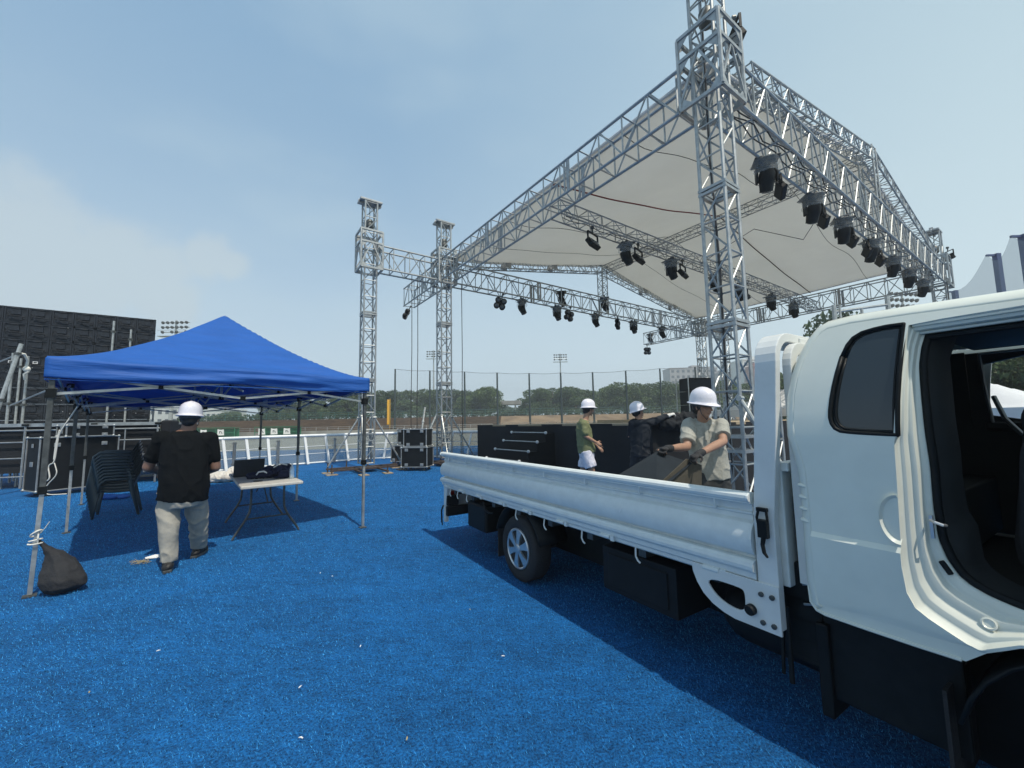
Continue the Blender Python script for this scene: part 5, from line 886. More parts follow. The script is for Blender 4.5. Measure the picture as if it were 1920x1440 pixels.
# ---------- man in grey polo shirt lifting boards
PD = 4.3
def man_polo():
    fd = V((-.28, -.96, 0)).normalized(); org = V((at(1322, 860, PD).x, PD, 0)); t = thing('person', 'man in grey polo shirt, black gloves and hard hat lifting boards over the truck bed', 'person', org); s = 1.0; hd = V((.48, -.82, -.36)).normalized(); hc = at(1317, 763, PD-.08); nb = at(1318, 785, PD)
    sR, sL = at(1292, 796, PD+.02), at(1352, 796, PD-.08); eR, eL = at(1288, 838, PD-.14), at(1356, 828, PD-.26); wR, wL = at(1253, 841, PD-.40), at(1311, 851, PD-.50); cen = lambda y, x=1324: at(x, y, PD); hR, hL = at(1310, 893, PD), at(1344, 893, PD); kR, kL = at(1296, 962, PD-.10), at(1362, 955, PD-.05); aR, aL = V((at(1300, 960, PD).x, PD, .09)), V((at(1375, 960, PD).x+.05, PD+.05, .09))
    b = MB(); P = head(b, hc, hd, s, V((.03, -.10, 1))); b.cap(nb-V((0, 0, .07)), hc-V((0, 0, .05)), .060, .056, 12); rings_torso(b, [(cen(893, 1330), .15, .10), (cen(860, 1328), .145, .11), (cen(828), .165, .115), (cen(800), .16, .09), (nb, .058, .058)], fd)
    for a, e, w_ in ((sR, eR, wR), (sL, eL, wL)): b.cap(a, e, .048, .041, 12); b.path([e, e.lerp(w_, .35), w_], [.041, .043, .027], 12)
    for h, k, a in ((hR, kR, aR), (hL, kL, aL)): b.cap(h, k, .085, .060, 12); b.cap(k, a, .058, .036, 12)
    hR_, hL_ = (wR-eR).normalized(), (wL-eL).normalized(); hand(b, wR, hR_, V((0, -.2, 1)), -1, 1.0, .95); hand(b, wL, hL_, V((0, -.2, 1)), 1, 1.0, .95)
    blob('body', b, 'skin', t, org, .0075, 3); hairp(t, org, P, s); face(t, org, P, s); helmet(t, org, hc, hd, s*1.0, V((.05, -.16, 1)))
    for w_, h_, sd in ((wR, hR_, -1), (wL, hL_, 1)):
        b = MB(); hand(b, w_, h_, V((0, -.2, 1)), sd, 1.0, 1.12); b.cap(w_-h_*.05, w_+h_*.03, .036, .034, 12); blob('glove', b, 'glove', t, org, .0065, 2, .003, 30)
    b = MB(); rings_torso(b, [(cen(898, 1333), .188, .145), (cen(884, 1331), .188, .145), (cen(858, 1328), .18, .14), (cen(828, 1324), .188, .145), (cen(805, 1322), .185, .12), (cen(794, 1321), .15, .095), (cen(787, 1320), .085, .075)], fd)
    for a, e, f_ in ((sR, eR, .80), (sL, eL, .72)): q = a.lerp(e, f_); b.path([a, a.lerp(q, .5), q], [.078, .076, .079], 14); b.cap(a, cen(815), .075, .10, 12)
    blob('polo_shirt', b, 'polo', t, org, .010, 3, .013, 5.)
    f3 = hd; b = MB(); rgt = fd.cross(V((0, 0, 1))); rings = []
    for k in range(13):
        a = R(-150)+R(300)*k/12; c_ = nb+V((0, 0, -.012))+rgt*(.078*math.sin(a))+fd*(.070*math.cos(a)+.0); rings.append(c_)
    for sd in (-1, 1): p0, p1, p2, p3 = nb+fd*.070+rgt*sd*.012+V((0, 0, -.035)), nb+rgt*sd*.078+V((0, 0, .012)), nb+rgt*sd*.105+fd*.02+V((0, 0, -.02)), nb+fd*.105+rgt*sd*.055+V((0, 0, -.070)); b.add([p-org for p in (p0, p1, p2, p3)]+[p-org+fd*.006 for p in (p0, p1, p2, p3)], [(0, 1, 2, 3), (7, 6, 5, 4), (0, 3, 7, 4), (3, 2, 6, 7), (2, 1, 5, 6), (1, 0, 4, 5)])
    b.build('collar', 'polo', t, bevel=.003); ft = cen(830)+fd*.150
    b = MB(); b.bar(cen(800, 1320)+fd*.128-org, cen(824, 1321)+fd*.158-org, .03, .006, up=tuple(fd)); b.build('placket', 'polo', t)
    def mark(c_, r_, nn, m_): # three nested quarter arcs
        b = MB(); x = V((0, 0, 1)).cross(nn).normalized()
        for k in range(3): rr = r_*(1-.28*k); b.path([c_+x*(rr*math.cos(a)-.0)+V((0, 0, rr*.8*math.sin(a)))-org for a in [R(95)*i/6 for i in range(7)]], r_*.09, 5)
        b.build('chest_mark', m_, t)
    mark(at(1336, 795, PD-.165), .016, fd, 'paper')
    b = MB(); rings_torso(b, [(cen(912, 1329), .16, .13), (cen(898, 1329), .168, .135), (cen(885, 1329), .16, .13)], fd)
    for h, k, a in ((hR, kR, aR), (hL, kL, aL)): b.path([h+V((0, 0, .03)), h.lerp(k, .5), k, k.lerp(a, .5), a], [.112, .105, .088, .078, .072], 14)
    blob('trousers', b, 'cargo', t, org, .012, 3, .016, 5.); mark(at(1361, 922, PD-.20), .03, fd, 'paper'); shoe(t, org, aR, aR+fd, 1.05); shoe(t, org, aL, aL+fd, 1.05)
man_polo()
# ---------- boards being lifted
def board(name, lb, pts, m, th=.012):
    pts = [Vector(p) for p in pts]; o0 = pts[0].copy(); n_ = (pts[1]-pts[0]).cross(pts[3]-pts[0]).normalized()*th; b = MB(); b.loft([[p-o0 for p in pts], [p-o0+n_ for p in pts]]); o = b.build(name, m, bevel=.002); o.location = o0; tag(o, lb, 'board', 'boards lifted from the truck bed'); return o
board('panel_board', 'dark grey faced board lifted at one edge by the man in the polo', [at(1232, 846, 3.88), at(1298, 868, 3.80), at(1232, 925, 3.35), at(1118, 915, 3.60)], 'boardd'); board('panel_board', 'tan faced board standing on edge between gloved hand and truck bed', [at(1288, 860, 3.79), at(1316, 872, 3.95), at(1316, 940, 3.95), at(1212, 930, 3.32)], 'boardt')
# bunched black cloth on the stage edge
cl0 = at(1262, 788, 8.1); b = MB()
for (x, y, d_, r_) in ((1236, 792, 8.0, .09), (1250, 786, 8.05, .10), (1262, 784, 8.1, .10), (1276, 784, 8.15, .11), (1290, 782, 8.2, .12), (1304, 783, 8.3, .11), (1270, 795, 8.1, .14), (1250, 796, 8.0, .12), (1292, 796, 8.2, .14)): b.ell(at(x, y, d_), (.2, .14, r_))
b2 = MB(); pa_ = at(1225, 792, 7.95); pb_ = at(1345, 788, 8.3)
o = blob('bunched_cloth', b, 'flat', None, cl0, .02, 3, .05, 4.); o.location = cl0; tag(o, 'bunched black cloth under the white glove on the stage edge', 'cloth')
b = MB(); drape(b, tuple(at(1222, 792, 8.05).xy)+(0,), tuple(at(1350, 790, 8.45).xy)+(0,), .01, 1.55, .03, .5); tag(b.build('hanging_drape', 'flat', smooth=True), 'black drape hanging between the charcoal shirted man and the nearest tower', 'drape')
# ================================================================ TRUCK
truck = thing('pickup_truck', 'white flatbed truck with open cab door, long drop side bed and silver wheel covers', 'truck', (1.792, 1.133, 0), R(-57.7)); W = 1.70
def prof(name, pr, x0, x1, m, bevel=0., closed=True, parent=None, smooth=False, n=1, ang=35):
    b = MB(); rings = [[Vector((x0+(x1-x0)*k/n, y, z)) for y, z in pr] for k in range(n+1)]; b.loft(rings); o = b.build(name, m, parent or truck, bevel=bevel, auto=smooth)
    if smooth: sharp(o.data, 17)
    return o
side_pr = [(.034, 1.112), (.026, 1.124), (.008, 1.128), (-.014, 1.124), (-.026, 1.112), (-.028, 1.098), (-.022, 1.084), (-.010, 1.078), (-.010, 1.070), (.022, 1.066), (.030, 1.060), (.030, 1.028), (.020, 1.022), (.020, 1.014), (.030, 1.008), (.028, .985), (.004, .972), (-.008, .955), (-.018, .930), (-.023, .90), (-.022, .87), (-.016, .845), (-.006, .826), (.002, .820), (.026, .814), (.026, .800), (.000, .797), (-.010, .794), (-.021, .782), (-.026, .765), (-.024, .748), (-.014, .736), (-.004, .732), (-.002, .704), (.004, .698), (.034, .698)]
prof('side_gate', side_pr, -5.12, -1.135, 'galv', smooth=True)
b = MB(); b.loft([[Vector((-1.135, y*1.25-.002, z)) for y, z in side_pr], [Vector((-1.122, y*1.25-.002, z)) for y, z in side_pr]]); b.loft([[Vector((-5.132, y*1.25-.002, z)) for y, z in side_pr], [Vector((-5.119, y*1.25-.002, z)) for y, z in side_pr]]); b.build('gate_end_cap', 'galv', truck, bevel=.003)
for k in range(8): b = MB(); x = -4.92+.515*k; b.tube((x, -.004, 1.072), (x, -.004, 1.028), .006, 6); b.tube((x, -.004, 1.030), (x+.0, .012, 1.026), .008, 6); b.build('tie_rod', 'galv', truck)
b = MB()
for x, z, a in ((-4.63, .93, .5), (-3.45, .92, -.4), (-1.98, .90, -.9), (-4.1, .89, .2)): b.box((x, -.0235, z), (.035, .002, .007), (0, a, 0))
b.build('paint_scratch', 'paper', truck)
hx = [-5.0, -4.55, -4.1, -3.6, -3.15, -2.65, -2.15, -1.36]
for x in hx: b = MB(); b.tube((x-.045, -.004, .690), (x+.045, -.004, .690), .014, 10); b.box((x+.068, .004, .688), (.03, .03, .036)); b.box((x, .012, .70), (.10, .02, .03)); b.build('hinge', 'galv', truck, auto=True)
prof('bed_sill', [(.012, .694), (.012, .672), (.03, .66), (.08, .655), (.08, .694)], -5.12, -1.13, 'galv')
for x in (-4.9, -4.68, -4.42, -3.35, -2.9, -2.42, -1.9): b = MB(); b.path([(x, .02, .668), (x+.005, .012, .640), (x+.015, .0, .618), (x+.035, -.004, .596), (x+.05, 0, .585)], .006, 6); b.build('rope_hook', 'postp', truck)
b = MB(); b.box((-3.1, W/2, .682), (4.04, W-.10, .036)); b.build('bed_floor', 'alud', truck)
b = MB(); [b.box((-3.1, W/2-.62+.155*i, .704), (3.98, .02, .008)) for i in range(9)]; [b.box((-4.9+.5*i, W/2, .63), (.06, W-.16, .07)) for i in range(8)]; b.build('bed_rib', 'dsteel', truck)
b = MB(); b.box((-5.165, W/2, .49), (.035, W-.08, .38)); b.build('tailgate', 'galv', truck, bevel=.008); b = MB(); b.box((-3.1, W+.05, .49), (3.95, .035, .39), (R(4), 0, 0)); b.build('far_side_gate', 'galv', truck, bevel=.008)
# head board and guard frame
b = MB(); b.box((-1.02, W/2, .98), (.04, W-.12, .58)); b.build('head_board', 'galv', truck, bevel=.006)
b = MB(); [b.box((-1.0, W/2-.6+.3*i, .98), (.05, .04, .56)) for i in range(5)]; b.box((-1.0, W/2, 1.26), (.06, W-.12, .04)); b.build('head_board_rib', 'galv', truck)
def frame_path(y0, z1, r_, z0):
    p = [(y0, z0), (y0, 1.0), (y0, 1.4), (y0, z1-r_)]+[(y0+r_-r_*math.cos(R(a)), z1-r_+r_*math.sin(R(a))) for a in (15, 30, 45, 60, 75, 90)]; q = [(W-y, z) for y, z in p[::-1]]; return p+q
def sweepf(name, pth, xa, xb, th, m, taper=None, bevel=.004):
    b = MB(); rings = []; n = len(pth)
    for i in range(n):
        a, c = Vector(pth[max(i-1, 0)]), Vector(pth[min(i+1, n-1)]); t = (c-a).normalized(); nn = Vector((t.y, -t.x)); p = Vector(pth[i]); x_a, x_b = (xa(p.y), xb(p.y)) if callable(xa) else (xa, xb)
        rings.append([Vector((x_a, p.x, p.y)), Vector((x_b, p.x, p.y)), Vector((x_b, p.x+nn.x*th, p.y+nn.y*th)), Vector((x_a, p.x+nn.x*th, p.y+nn.y*th))])
    b.loft(rings); return b.build(name, m, truck, bevel=bevel)
lerp = lambda a, b_, t: a+(b_-a)*max(0, min(1, t))
sweepf('guard_frame', frame_path(-.005, 1.925, .15, .50), lambda z: lerp(-1.115, -1.055, (z-1.1)/.6), lambda z: lerp(-1.02, -.955, (z-1.1)/.5), .045, 'postp')
sweepf('guard_frame_inner', frame_path(.075, 1.875, .12, .72), -.965, -.925, .06, 'postp'); b = MB(); b.box((-1.0, W/2, 1.885), (.11, W-.5, .05)); b.build('guard_cross_bar', 'postp', truck, bevel=.006)
br = smoothpoly([(-1.115, .70), (-1.47, .70), (-1.465, .66), (-1.43, .575), (-1.35, .505), (-1.25, .475), (-1.13, .482), (-1.115, .484)], 1); ho = smoothpoly([(-1.395, .640), (-1.345, .565), (-1.265, .530), (-1.185, .530), (-1.180, .625), (-1.20, .645)], 2)
br = [(-1.02, .70), (-1.472, .70), (-1.468, .655), (-1.445, .60), (-1.41, .552), (-1.36, .514), (-1.30, .490), (-1.24, .478), (-1.02, .478)]
slab('frame_bracket', br, [ho], 'postp', truck, -.012, .012, bevel=.002)
for x, z in ((-1.100, .646), (-1.050, .646), (-1.100, .515), (-1.050, .515)): b = MB(); b.lathe([(.012, 0), (.012, .010), (.008, .014)], 8, (x, -.012, z), (0, -1, 0)); b.build('bolt', 'dsteel', truck)
b = MB(); b.lathe([(.026, 0), (.026, .022), (.020, .03), (.018, .03)], 16, (-1.152, -.012, .558), (0, -1, 0)); b.build('rubber_buffer', 'black', truck, auto=True)
lt = MB(); lt.path([(-1.080, -.022, 1.052), (-1.088, -.026, 1.015), (-1.084, -.026, .985)], .007, 6); lt.path([(-1.045, -.022, 1.052), (-1.040, -.026, 1.015), (-1.044, -.026, .985)], .007, 6); lt.box((-1.063, -.022, 1.055), (.05, .02, .018)); lt.box((-1.062, -.026, .965), (.045, .028, .085)); lt.path([(-1.060, -.03, .93), (-1.066, -.034, .89), (-1.060, -.036, .855), (-1.045, -.036, .835)], [.012, .010, .009, .006], 8); lt.build('gate_latch', 'black', truck, bevel=.003)
# ---- cab shell
CY0 = lambda z: (.0 if z < 1.42 else .11*((z-1.42)/.5)**1.6)      # inward lean of the side glass area
prf = [(-.885, .640), (-.912, .668), (-.918, .80), (-.915, 1.00), (-.914, 1.16), (-.918, 1.26), (-.934, 1.335), (-.950, 1.41), (-.950, 1.49), (-.945, 1.60), (-.930, 1.70), (-.905, 1.79), (-.868, 1.872), (-.828, 1.928), (-.785, 1.951), (-.69, 1.959), (-.50, 1.953), (-.2, 1.936), (.15, 1.930), (.45, 1.920), (.62, 1.92), (.75, 1.80), (.95, 1.52), (1.12, 1.28), (1.20, 1.15), (1.23, .95), (1.24, .60), (1.20, .48)]
def inset(pr, r_):
    out = []; n = len(pr)
    for i in range(n): a, c = Vector(pr[max(i-1, 0)]), Vector(pr[min(i+1, n-1)]); t = (c-a).normalized(); nn = Vector((t.y, -t.x)); p = Vector(pr[i])+nn*r_; out.append((p.x, p.y))
    return out
RC = .048; NA = 7; rings = []
pin = inset(prf, RC)
for k in range(NA+1):
    a = R(90)*k/NA; q = inset(prf, RC*(1-math.sin(a)))
    rings.append([Vector((x, CY0(z)+RC*(1-math.cos(a)), z)) for (x, z) in q])
for k in range(1, 8): f = k/8; rings.append([Vector((x, lerp(CY0(z)+RC, W-CY0(z)-RC, f), z+(.025*math.sin(math.pi*f) if z > 1.9 else 0))) for (x, z) in prf])
for k in range(NA, -1, -1):
    a = R(90)*k/NA; q = inset(prf, RC*(1-math.sin(a))); rings.append([Vector((x, W-CY0(z)-RC*(1-math.cos(a)), z)) for (x, z) in q])
n = len(prf); b = MB(); vs = [p for r_ in rings for p in r_]; fs = []; gfs = []
for k in range(len(rings)-1):
    for i in range(n-1):
        x_ = (prf[i][0]+prf[i+1][0])/2; z_ = (prf[i][1]+prf[i+1][1])/2; f = (k*n+i, k*n+i+1, (k+1)*n+i+1, (k+1)*n+i)
        if 21 <= i <= 22 and NA <= k < len(rings)-1-NA: gfs.append(f); continue
        fs.append(f)
b.add(vs, fs); o = b.build('cab_shell', 'paint', truck, True); s_ = o.modifiers.new('t', 'SOLIDIFY'); s_.thickness = .02; s_.offset = -1
b = MB(); b.add(vs, gfs); b.build('windscreen', 'glass', truck, True)
# outer skin with window and door opening
e1 = [(-.497, 1.860), (-.512, 1.78), (-.526, 1.663), (-.540, 1.50), (-.548, 1.424), (-.556, 1.393), (-.560, 1.249), (-.567, 1.046), (-.570, .925), (-.564, .829), (-.545, .780), (-.512, .754), (-.465, .727), (-.42, .703), (-.392, .694)]
e1f = [(-.378, .692), (-.36, .70)]
arch = [(-.378, .690), (-.30, .742), (-.18, .782), (-.02, .795), (.14, .782), (.27, .742), (.36, .69), (.42, .62)]
door_top = [(.66, 1.873-.45), (.50, 1.66), (.36, 1.83), (.26, 1.873)]
floor_z = .80
hole_door = e1+[(-.362, .714), (-.30, .752), (-.18, .792), (-.02, .806), (.14, .792), (.27, .766), (.40, .76), (.62, .78), (.70, .90), (.72, 1.15), (.66, 1.40), (.55, 1.62), (.44, 1.78), (.36, 1.845), (.26, 1.862), (-.1, 1.868), (-.40, 1.866)]
win = smoothpoly([(-.712, 1.800), (-.745, 1.66), (-.764, 1.54), (-.766, 1.475), (-.744, 1.434), (-.69, 1.426), (-.60, 1.421), (-.546, 1.419), (-.541, 1.418), (-.541, 1.424), (-.532, 1.60), (-.507, 1.868), (-.506, 1.874), (-.512, 1.876), (-.585, 1.878), (-.67, 1.862)], 1)
outl = [p for p in pin]; outl = outl[1:]  # follow the shell edge
outl = [(-.842, .655)]+[(-.25-.59*(1-t), .642+.0*t) for t in (.0, .4, .8)]; base = [(-.80, .640), (-.60, .632), (-.45, .628), (-.41, .650), (-.378, .690)]
outer = pin[1:-2]+[(1.12, .52), (.44, .52), (.42, .62), (.36, .69), (.27, .742), (.14, .782), (-.02, .795), (-.18, .782), (-.30, .742), (-.378, .690), (-.43, .640), (-.60, .638), (-.80, .640), (-.870, .647)]
fy = lambda x, z: CY0(z)+ (.010*max(0, min(1, (z-.955)/.02))-.010 if False else 0)+(-.014*max(0, min(1, (.992-z)/.02))*max(0, min(1, (z-.66)/.30)))+(.006 if z < .70 else 0)
slab('cab_side', outer, [win, hole_door], 'paint', truck, -.001, .012, fn=fy, cuts=14, smooth=True, zx=(.992, .985, .972, .965))
slab('cab_side_far', outer, [[(x, z) for x, z in hole_door if z > 1.40]], 'paint', truck, W-.012, .011, cuts=2)
slab('quarter_window', [(x, z) for x, z in win], [], 'glass', truck, .012, .004, fn=lambda x, z: CY0(z), cuts=8, smooth=True)
def loop_strip(mb, pts, w_, y, th=.006, closed=True):
    n = len(pts)
    for i in range(n if closed else n-1):
        a, c = Vector(pts[i]), Vector(pts[(i+1) % n]); mb.bar((a.x, y+CY0(a.y), a.y), (c.x, y+CY0(c.y), c.y), th, w_, up=(0, 1, 0))
b = MB(); cxw = sum(p[0] for p in win)/len(win); czw = sum(p[1] for p in win)/len(win); b.path([(lerp(x, cxw, .03), CY0(z)+.004, lerp(z, czw, .02)) for x, z in win+win[:1]], .009, 6); b.path([(lerp(x, cxw, .16), CY0(z)+.010, lerp(z, czw, .08)) for x, z in win+win[:1]], .006, 6); b.build('window_gasket', 'black', truck, True)
# door jamb: stepped sheet between outer and inner edges
e2 = [(-.462, 1.842), (-.480, 1.77), (-.488, 1.70), (-.487, 1.60), (-.485, 1.52), (-.484, 1.44), (-.480, 1.30), (-.484, 1.15), (-.480, 1.03), (-.462, .96), (-.437, .91), (-.410, .885), (-.375, .866), (-.345, .856), (-.315, .847)]
def resamp(pts, n):
    pts = [Vector(p) for p in pts]; d = [0]
    for a, c in zip(pts, pts[1:]): d.append(d[-1]+(c-a).length)
    out = []
    for k in range(n):
        s = d[-1]*k/(n-1); i = max(0, min(len(pts)-2, next((j for j in range(len(d)-1) if d[j+1] >= s-1e-9), len(pts)-2))); f = (s-d[i])/max(1e-9, d[i+1]-d[i]); out.append(pts[i].lerp(pts[i+1], f))
    return out
bot1 = hole_door[len(e1):len(e1)+7]; bot2 = [(-.29, .842), (-.22, .838), (-.1, .836), (.05, .834), (.2, .832), (.34, .832), (.50, .84)]
o1 = smoothpoly(e1+bot1, 1, False); o2 = smoothpoly(e2+bot2, 1, False); i1 = e1+bot1; i2 = e2+bot2; nA = len(i1)
P1 = [v for k in range(nA-1) for v in (Vector(i1[k]), (Vector(i1[k])+Vector(i1[k+1]))/2)]+[Vector(i1[-1])]; P2 = [v for k in range(nA-1) for v in (Vector(i2[k]), (Vector(i2[k])+Vector(i2[k+1]))/2)]+[Vector(i2[-1])]
P1 = [Vector(p) for p in smoothpoly([tuple(p) for p in P1], 1, False)]; P2 = [Vector(p) for p in smoothpoly([tuple(p) for p in P2], 1, False)]
steps = [(-.004, .000), (.0, .001), (.03, .006), (.10, .022), (.13, .026), (.16, .027), (.27, .027), (.30, .029), (.38, .050), (.41, .053), (.44, .053), (.60, .053), (.63, .055), (.70, .078), (.73, .081), (.76, .082), (.93, .083), (.97, .088), (1.0, .100)]
b = MB(); m_ = len(P1); vs = []
for t, y in steps:
    for k in range(m_): p = P1[k].lerp(P2[k], t); vs.append((p.x, y+CY0(p.y), p.y))
b.add(vs, [(r_*m_+k, r_*m_+k+1, (r_+1)*m_+k+1, (r_+1)*m_+k) for r_ in range(len(steps)-1) for k in range(m_-1)]); o = b.build('door_jamb', 'paint', truck, True); s_ = o.modifiers.new('t', 'SOLIDIFY'); s_.thickness = .008; s_.offset = 1
b = MB(); b.path([(p.x+.008, .098+CY0(p.y), p.y+.004) for p in P2], .014, 8); b.build('door_seal', 'black', truck, True)
b = MB(); vs = []
for t, y in ((1.0, .102), (1.35, .125), (1.7, .17), (1.9, .26)):
    for k in range(m_): p = P1[k].lerp(P2[k], t) if P2[k].y > .87 else P2[k]+Vector((.0, .02*(t-1))); p = Vector((P2[k].x+.06*(t-1)*1.0, p.y if P2[k].y > .95 else P2[k].y+.008*(t-1))); vs.append((p.x, y+CY0(p.y), p.y))
b.add(vs, [(r_*m_+k, r_*m_+k+1, (r_+1)*m_+k+1, (r_+1)*m_+k) for r_ in range(3) for k in range(m_-1)]); b.build('jamb_trim', 'trim', truck, True)
# roof rail above the door
b = MB()
for (z, y, r_) in ((1.864, .012, .010), (1.842, .045, .014), (1.824, .07, .008)): b.tube((-.50, y+CY0(z), z+.008), (.36, y+CY0(z), z+.006), r_, 8)
b.box((-.05, .055+CY0(1.87), 1.862), (.88, .09, .018)); b.build('roof_rail', 'paint', truck, auto=True)
b = MB(); b.tube((-.46, .085+CY0(1.82), 1.812), (.34, .085+CY0(1.82), 1.81), .012, 6); b.build('roof_seal', 'black', truck)
b = MB(); b.box((-.492, .072, 1.075), (.010, .014, .085)); b.path([(-.492, .062, 1.10), (-.475, .040, 1.098), (-.455, .040, 1.092), (-.450, .055, 1.09)], .0055, 8); b.build('door_striker', 'hub', truck, auto=True)
b = MB(); b.box((-.468, .078, .930), (.018, .012, .05), (0, R(-28), 0)); b.build('courtesy_switch', 'black', truck, bevel=.004)
b = MB(); b.lathe([(.020, 0), (.021, .004), (.016, .006), (.012, .002)], 18, (-.372, .050, .775), (0, -1, .3)); b.build('jamb_plug', 'paint', truck, auto=True)
# handle recess and rear ribs on the skin
b = MB(); vs = []; nn_ = 14
for k in range(7):
    f = k/6
    for i in range(nn_+1): a = -math.pi/2-math.pi*i/nn_; vs.append((-.568+.058*math.cos(a)*(1-f*.55)+.004, -.014+.030*math.sin(f*math.pi/2), 1.098+.094*math.sin(a)*(1-f*.45)))
b.add(vs, [(r_*(nn_+1)+i, r_*(nn_+1)+i+1, (r_+1)*(nn_+1)+i+1, (r_+1)*(nn_+1)+i) for r_ in range(6) for i in range(nn_)]); b.build('fuel_lid_recess', 'paint', truck, True)
for k in range(4): b = MB(); z = 1.19-.052*k; b.cap((-.903, .012, z), (-.882, .004, z-.004), .010, .007, 10, .8); b.build('vent_rib', 'paint', truck, True)
b = MB(); b.path([(-.908, .03, .74), (-.898, .014, .675), (-.875, .006, .650), (-.845, .004, .643), (-.70, .004, .640), (-.55, .004, .639), (-.44, .004, .641)], .007, 6); b.build('sill_lip', 'paint', truck)
# ---- cab interior
b = MB(); b.box((-.855, W/2, 1.22), (.03, W-.14, .95)); b.box((-.80, W/2, 1.76), (.03, W-.34, .16)); b.box((.15, W/2, .79), (1.9, W-.40, .03)); b.box((.0, W/2, 1.885), (1.1, W-.42, .02)); b.box((-.70, W/2, .98), (.34, W-.24, .30)); b.build('cab_lining', 'trim', truck, bevel=.02)
fwin = smoothpoly([(-.545, 1.845), (-.536, 1.647), (-.524, 1.437), (.60, 1.40), (.42, 1.845)], 1); inn = [p for p in inset(prf, .05)[3:20]]
slab('far_lining', [(-.86, .80), (-.86, 1.30), (-.89, 1.45), (-.86, 1.70), (-.76, 1.87), (.5, 1.875), (.66, 1.75), (1.1, 1.2), (1.15, .80)], [fwin], 'trim', truck, W-.10, .05)
slab('far_quarter_trim', [(-.86, 1.42), (-.80, 1.88), (-.60, 1.88), (-.60, 1.42)], [], 'trim', truck, W-.11, .008)
b = MB(); b.path([(-.538, W-.125, 1.86), (-.530, W-.125, 1.647), (-.516, W-.125, 1.43)], .008, 6); b.path([(-.50, W-.14, 1.60), (-.46, W-.2, 1.47), (-.40, W-.24, 1.38)], .012, 6); b.path([(-.54, W-.125, 1.86), (.4, W-.125, 1.86)], .006, 6); b.build('seat_belt', 'alud', truck)
b = MB(); b.box((.0, W-.115, 1.425), (1.1, .05, .05)); b.build('far_door_top', 'trim', truck, bevel=.015)
for yy in (.46, W-.46):
    b = MB(); SX = .12; b.cap((-.36, yy-.14, 1.10), (-.34, yy-.15, 1.40), .10, .085, 12, .55, (0, 1, 0)); b.cap((-.36, yy+.14, 1.10), (-.34, yy+.15, 1.40), .10, .085, 12, .55, (0, 1, 0)); b.cap((-.36, yy, 1.05), (-.34, yy, 1.46), .17, .10, 14, .5, (0, 1, 0)); b.ell((-.335, yy, 1.53), (.055, .12, .075)); b.ell((-.1, yy, 1.0), (.27, .22, .09)); b.ell((-.12, yy, .93), (.26, .20, .08)); o = blob('seat', b, 'seat', truck, Vector((-.10, 0, .06)), .016, 4)
b = MB(); b.cap((.70, .3, 1.15), (.70, W-.3, 1.15), .16, .16, 12); b.build('dashboard', 'trim', truck, True); b = MB(); b.path([(.42+.06*math.cos(a), .46+.18*math.sin(a), 1.22+.17*math.cos(a)) for a in [2*math.pi*i/20 for i in range(21)]], .014, 8); b.build('steering_wheel', 'black', truck, True)
# ---- open front door, swung forward
dr = bpy.data.objects.new('door', None); COL.objects.link(dr); dr.parent = truck; dr.location = (.72, -.01, 0); dr.rotation_euler = (0, 0, R(68)); dr.empty_display_size = .1
dpl = [(x-.72, z) for x, z in hole_door]
slab('door_panel', [(x*.97-.01, lerp(z, 1.3, .02)) for x, z in dpl], [smoothpoly([(-1.14, 1.44), (-.14, 1.42), (-.30, 1.70), (-.44, 1.82), (-1.10, 1.82)], 1)], 'paint', dr, .02, .05); slab('door_glass', smoothpoly([(-1.16, 1.42), (-.12, 1.40), (-.28, 1.72), (-.43, 1.84), (-1.12, 1.84)], 1), [], 'glass', dr, .04, .005)
# ---- chassis, wheels, boxes
b = MB(); [b.box((-2.2, y, .53), (5.8, .07, .16)) for y in (.48, W-.48)]; [b.box((x, W/2, .53), (.07, W-.9, .12)) for x in (-5.0, -4.2, -3.3, -2.5, -1.6, -.8)]; b.tube((-3.36, .25, .30), (-3.36, W-.25, .30), .06, 10); b.ell((-3.36, W/2, .30), (.16, .14, .14)); b.tube((-3.3, W/2, .33), (-.6, W/2, .45), .04, 8); b.box((-.2, W/2, .52), (1.3, .7, .34)); b.build('chassis', 'bped', truck)
b = MB(); b.box((-5.05, W/2, .36), (.07, W-.05, .12)); b.box((-5.03, .10, .50), (.05, .16, .13)); b.box((-5.03, W-.10, .50), (.05, .16, .13)); b.build('rear_bumper', 'bped', truck, bevel=.01); b = MB(); b.path([(-5.12, .01, .43), (-5.15, -.005, .36), (-5.14, -.005, .22), (-5.13, 0, .17)], [.010, .012, .012, .006], 6); b.build('gate_chain', 'black', truck)
b = MB(); b.add([(-5.12, .015, .69), (-5.00, .015, .69), (-5.07, .015, .42), (-5.11, .015, .42), (-5.12, .06, .69), (-5.00, .06, .69), (-5.07, .06, .42), (-5.11, .06, .42)], [(0, 1, 2, 3), (7, 6, 5, 4), (0, 4, 5, 1), (1, 5, 6, 2), (2, 6, 7, 3), (3, 7, 4, 0)]); b.box((-5.10, .04, .33), (.05, .05, .22)); b.build('rear_bracket', 'galv', truck, bevel=.004)
b = MB(); b.box((-5.13, .12, .56), (.05, .18, .09)); b.build('tail_light', mat('red_lamp', (.30, .02, .02), .25), truck, bevel=.01)
b = MB(); b.box((-4.28, .30, .43), (.46, .48, .30)); b.build('storage_box', 'black', truck, bevel=.03); b = MB(); b.path([(-4.10, .06, .62), (-4.04, .06, .54), (-3.98, .07, .52), (-3.9, .08, .53)], .012, 6); b.build('hose', 'black', truck)
slab('wheel_arch_liner', [(-.62, .12)]+[(.0+.60*math.cos(R(a)), .20+.60*math.sin(R(a))) for a in range(170, 9, -10)]+[(.6, .12)], [], 'black', truck, .38, .02)
